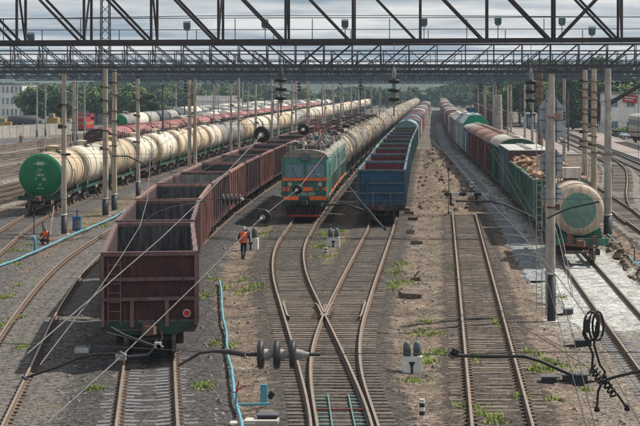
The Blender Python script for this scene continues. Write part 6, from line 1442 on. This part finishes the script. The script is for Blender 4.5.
# grass tufts
GP = [(15, 253, 1.3, .5), (29, 247, 1.0, .5), (10, 265, 1.2, .6), (94, 224, 1.2, .6), (101, 216, 1.3, .7), (118, 211, 1.4, .8), (84, 229, .7, .4), (213, 281, .5, .8), (243, 281, .6, .6), (222, 288, .6, 1.0), (246, 292, .9, 1.2), (255, 288, .5, .6), (257, 266, .7, 1.4), (264, 234, .6, 1.6), (268, 226, .5, 1.0), (325, 236, 1.0, 1.6), (333, 243, .9, 1.6), (322, 248, .9, 1.6), (341, 232, .5, 1.4), (326, 258, .8, 1.2), (400, 266, .8, 1.1), (396, 275, .6, 1.2), (404, 283, .7, 1.0), (394, 290, .5, .8), (425, 358, .35, .6), (430, 364, .25, .4), (556, 366, .8, .6), (548, 372, .6, .5), (470, 410, .4, .6), (585, 390, .3, .3), (20, 190, 2.0, 3.0), (8, 193, 2.0, 3.0), (32, 187, 2.0, 3.0), (205, 298, .3, 2.0), (228, 352, .25, 1.0), (215, 345, .2, 1.2), (590, 190, 1.0, 4), (598, 186, 1.0, 4), (610, 165, 1.5, 3), (420, 335, .5, .8), (455, 270, .4, 1.0), (270, 262, .4, 2.0), (0, 330, .3, 1.5), (4, 300, .5, 1.5), (480, 418, .4, .4), (520, 400, .3, .6)]
for _ in range(36):
    GP.append((rs.uniform(0, 600), rs.uniform(225, 424), rs.uniform(.15, .5), rs.uniform(.2, .9)))
GP = [g for g in GP if not any(abs(site(g[0], g[1], -.3).x - tx(n, site(g[0], g[1], -.3).y)) < 1.6 for n in ('T2', 'T3', 'T4', 'T5'))]
mb = MB()
for (px, by, rx_, ry_) in GP:
    p = site(px, by, -.3); ncl = int(55 * rx_ * ry_ * (1 if p.y > 60 else 2)) + 14
    for k in range(ncl):
        a = rs.uniform(0, 6.28); r_ = abs(rs.gauss(0, .5)); cx_, cy_ = p.x + rx_ * r_ * math.cos(a) * 1.1, p.y + ry_ * 1.6 * r_ * math.sin(a); z_ = ground_z(cx_, cy_) if -34 < cx_ < 30 and 40 < cy_ < 260 else -.7
        for q in range(7):
            an = rs.uniform(0, 6.28); h_ = rs.uniform(.03, .13); dx, dy = math.cos(an) * .07, math.sin(an) * .07; bx_, by_ = cx_ + rs.uniform(-.1, .1), cy_ + rs.uniform(-.1, .1); w_ = .02
            mb.cur = 0
            mb.add([(bx_ - w_ * math.sin(an), by_ + w_ * math.cos(an), z_), (bx_ + w_ * math.sin(an), by_ - w_ * math.cos(an), z_), (bx_ + dx, by_ + dy, z_ + h_)], [(0, 1, 2)])
stuff(mb.build('grass', M['grassleaf']))
# forest ridge far away
mb = MB(); xs_ = np.linspace(-1500, 1500, 160); rows_ = [(1500, -.7), (1650, 8), (1900, 22), (2400, 34), (2900, 30)]; vs = []
for (yy, zz_) in rows_:
    for x in xs_: vs.append((x, yy + 60 * math.sin(x * .004), zz_ + (6 * math.sin(x * .006 + yy) + 3 * math.sin(x * .021 + yy * .3) + 1.4 * math.sin(x * .09 + yy)) * (zz_ > 0) * min(1, max(zz_, 0) / 20)))
n = len(xs_); mb.add(vs, [(j * n + i, j * n + i + 1, (j + 1) * n + i + 1, (j + 1) * n + i) for j in range(len(rows_) - 1) for i in range(n - 1)], True); struct(mb.build('hills', M['ridge']))
# far wood along the foot of the hills (reads as one mass)
mb = MB()
for k in range(42000):
    x = rs.uniform(-420, 330); y_ = rs.uniform(850, 1010); h_ = -.7 + rs.random() ** .7 * (9.5 + 2.5 * math.sin(x * .03) + 2 * math.sin(x * .11)); s_ = rs.uniform(.5, 1.3); a = rs.uniform(0, 3.1); mb.cur = rs.random() < .12 and 1 or 0
    mb.add([(x - s_ * math.cos(a), y_ - s_ * math.sin(a), h_ - s_), (x + s_ * math.cos(a), y_ + s_ * math.sin(a), h_ - s_ * .7), (x + s_ * .6 * math.cos(a), y_ + s_ * .6, h_ + s_ * .9), (x - s_ * .7 * math.cos(a), y_, h_ + s_ * .6)], [(0, 1, 2, 3)])
stuff(mb.build('far_wood', [M['leafdark'], M['leaf']]))
# ------------------------------------------------------------------ haze
hz = bpy.data.materials.new('haze_air'); hz.use_nodes = True; t_ = hz.node_tree; t_.nodes.clear(); o_ = nd(t_, 'ShaderNodeOutputMaterial'); v_ = nd(t_, 'ShaderNodeVolumePrincipled')
v_.inputs['Color'].default_value = (.62, .80, 1.0, 1); v_.inputs['Density'].default_value = .00014; v_.inputs['Anisotropy'].default_value = .0; t_.links.new(v_.outputs[0], o_.inputs['Volume'])
mb = MB(); mb.box(0, 1480, 26, 7200, 3000, 56); o = stuff(mb.build('haze', hz));
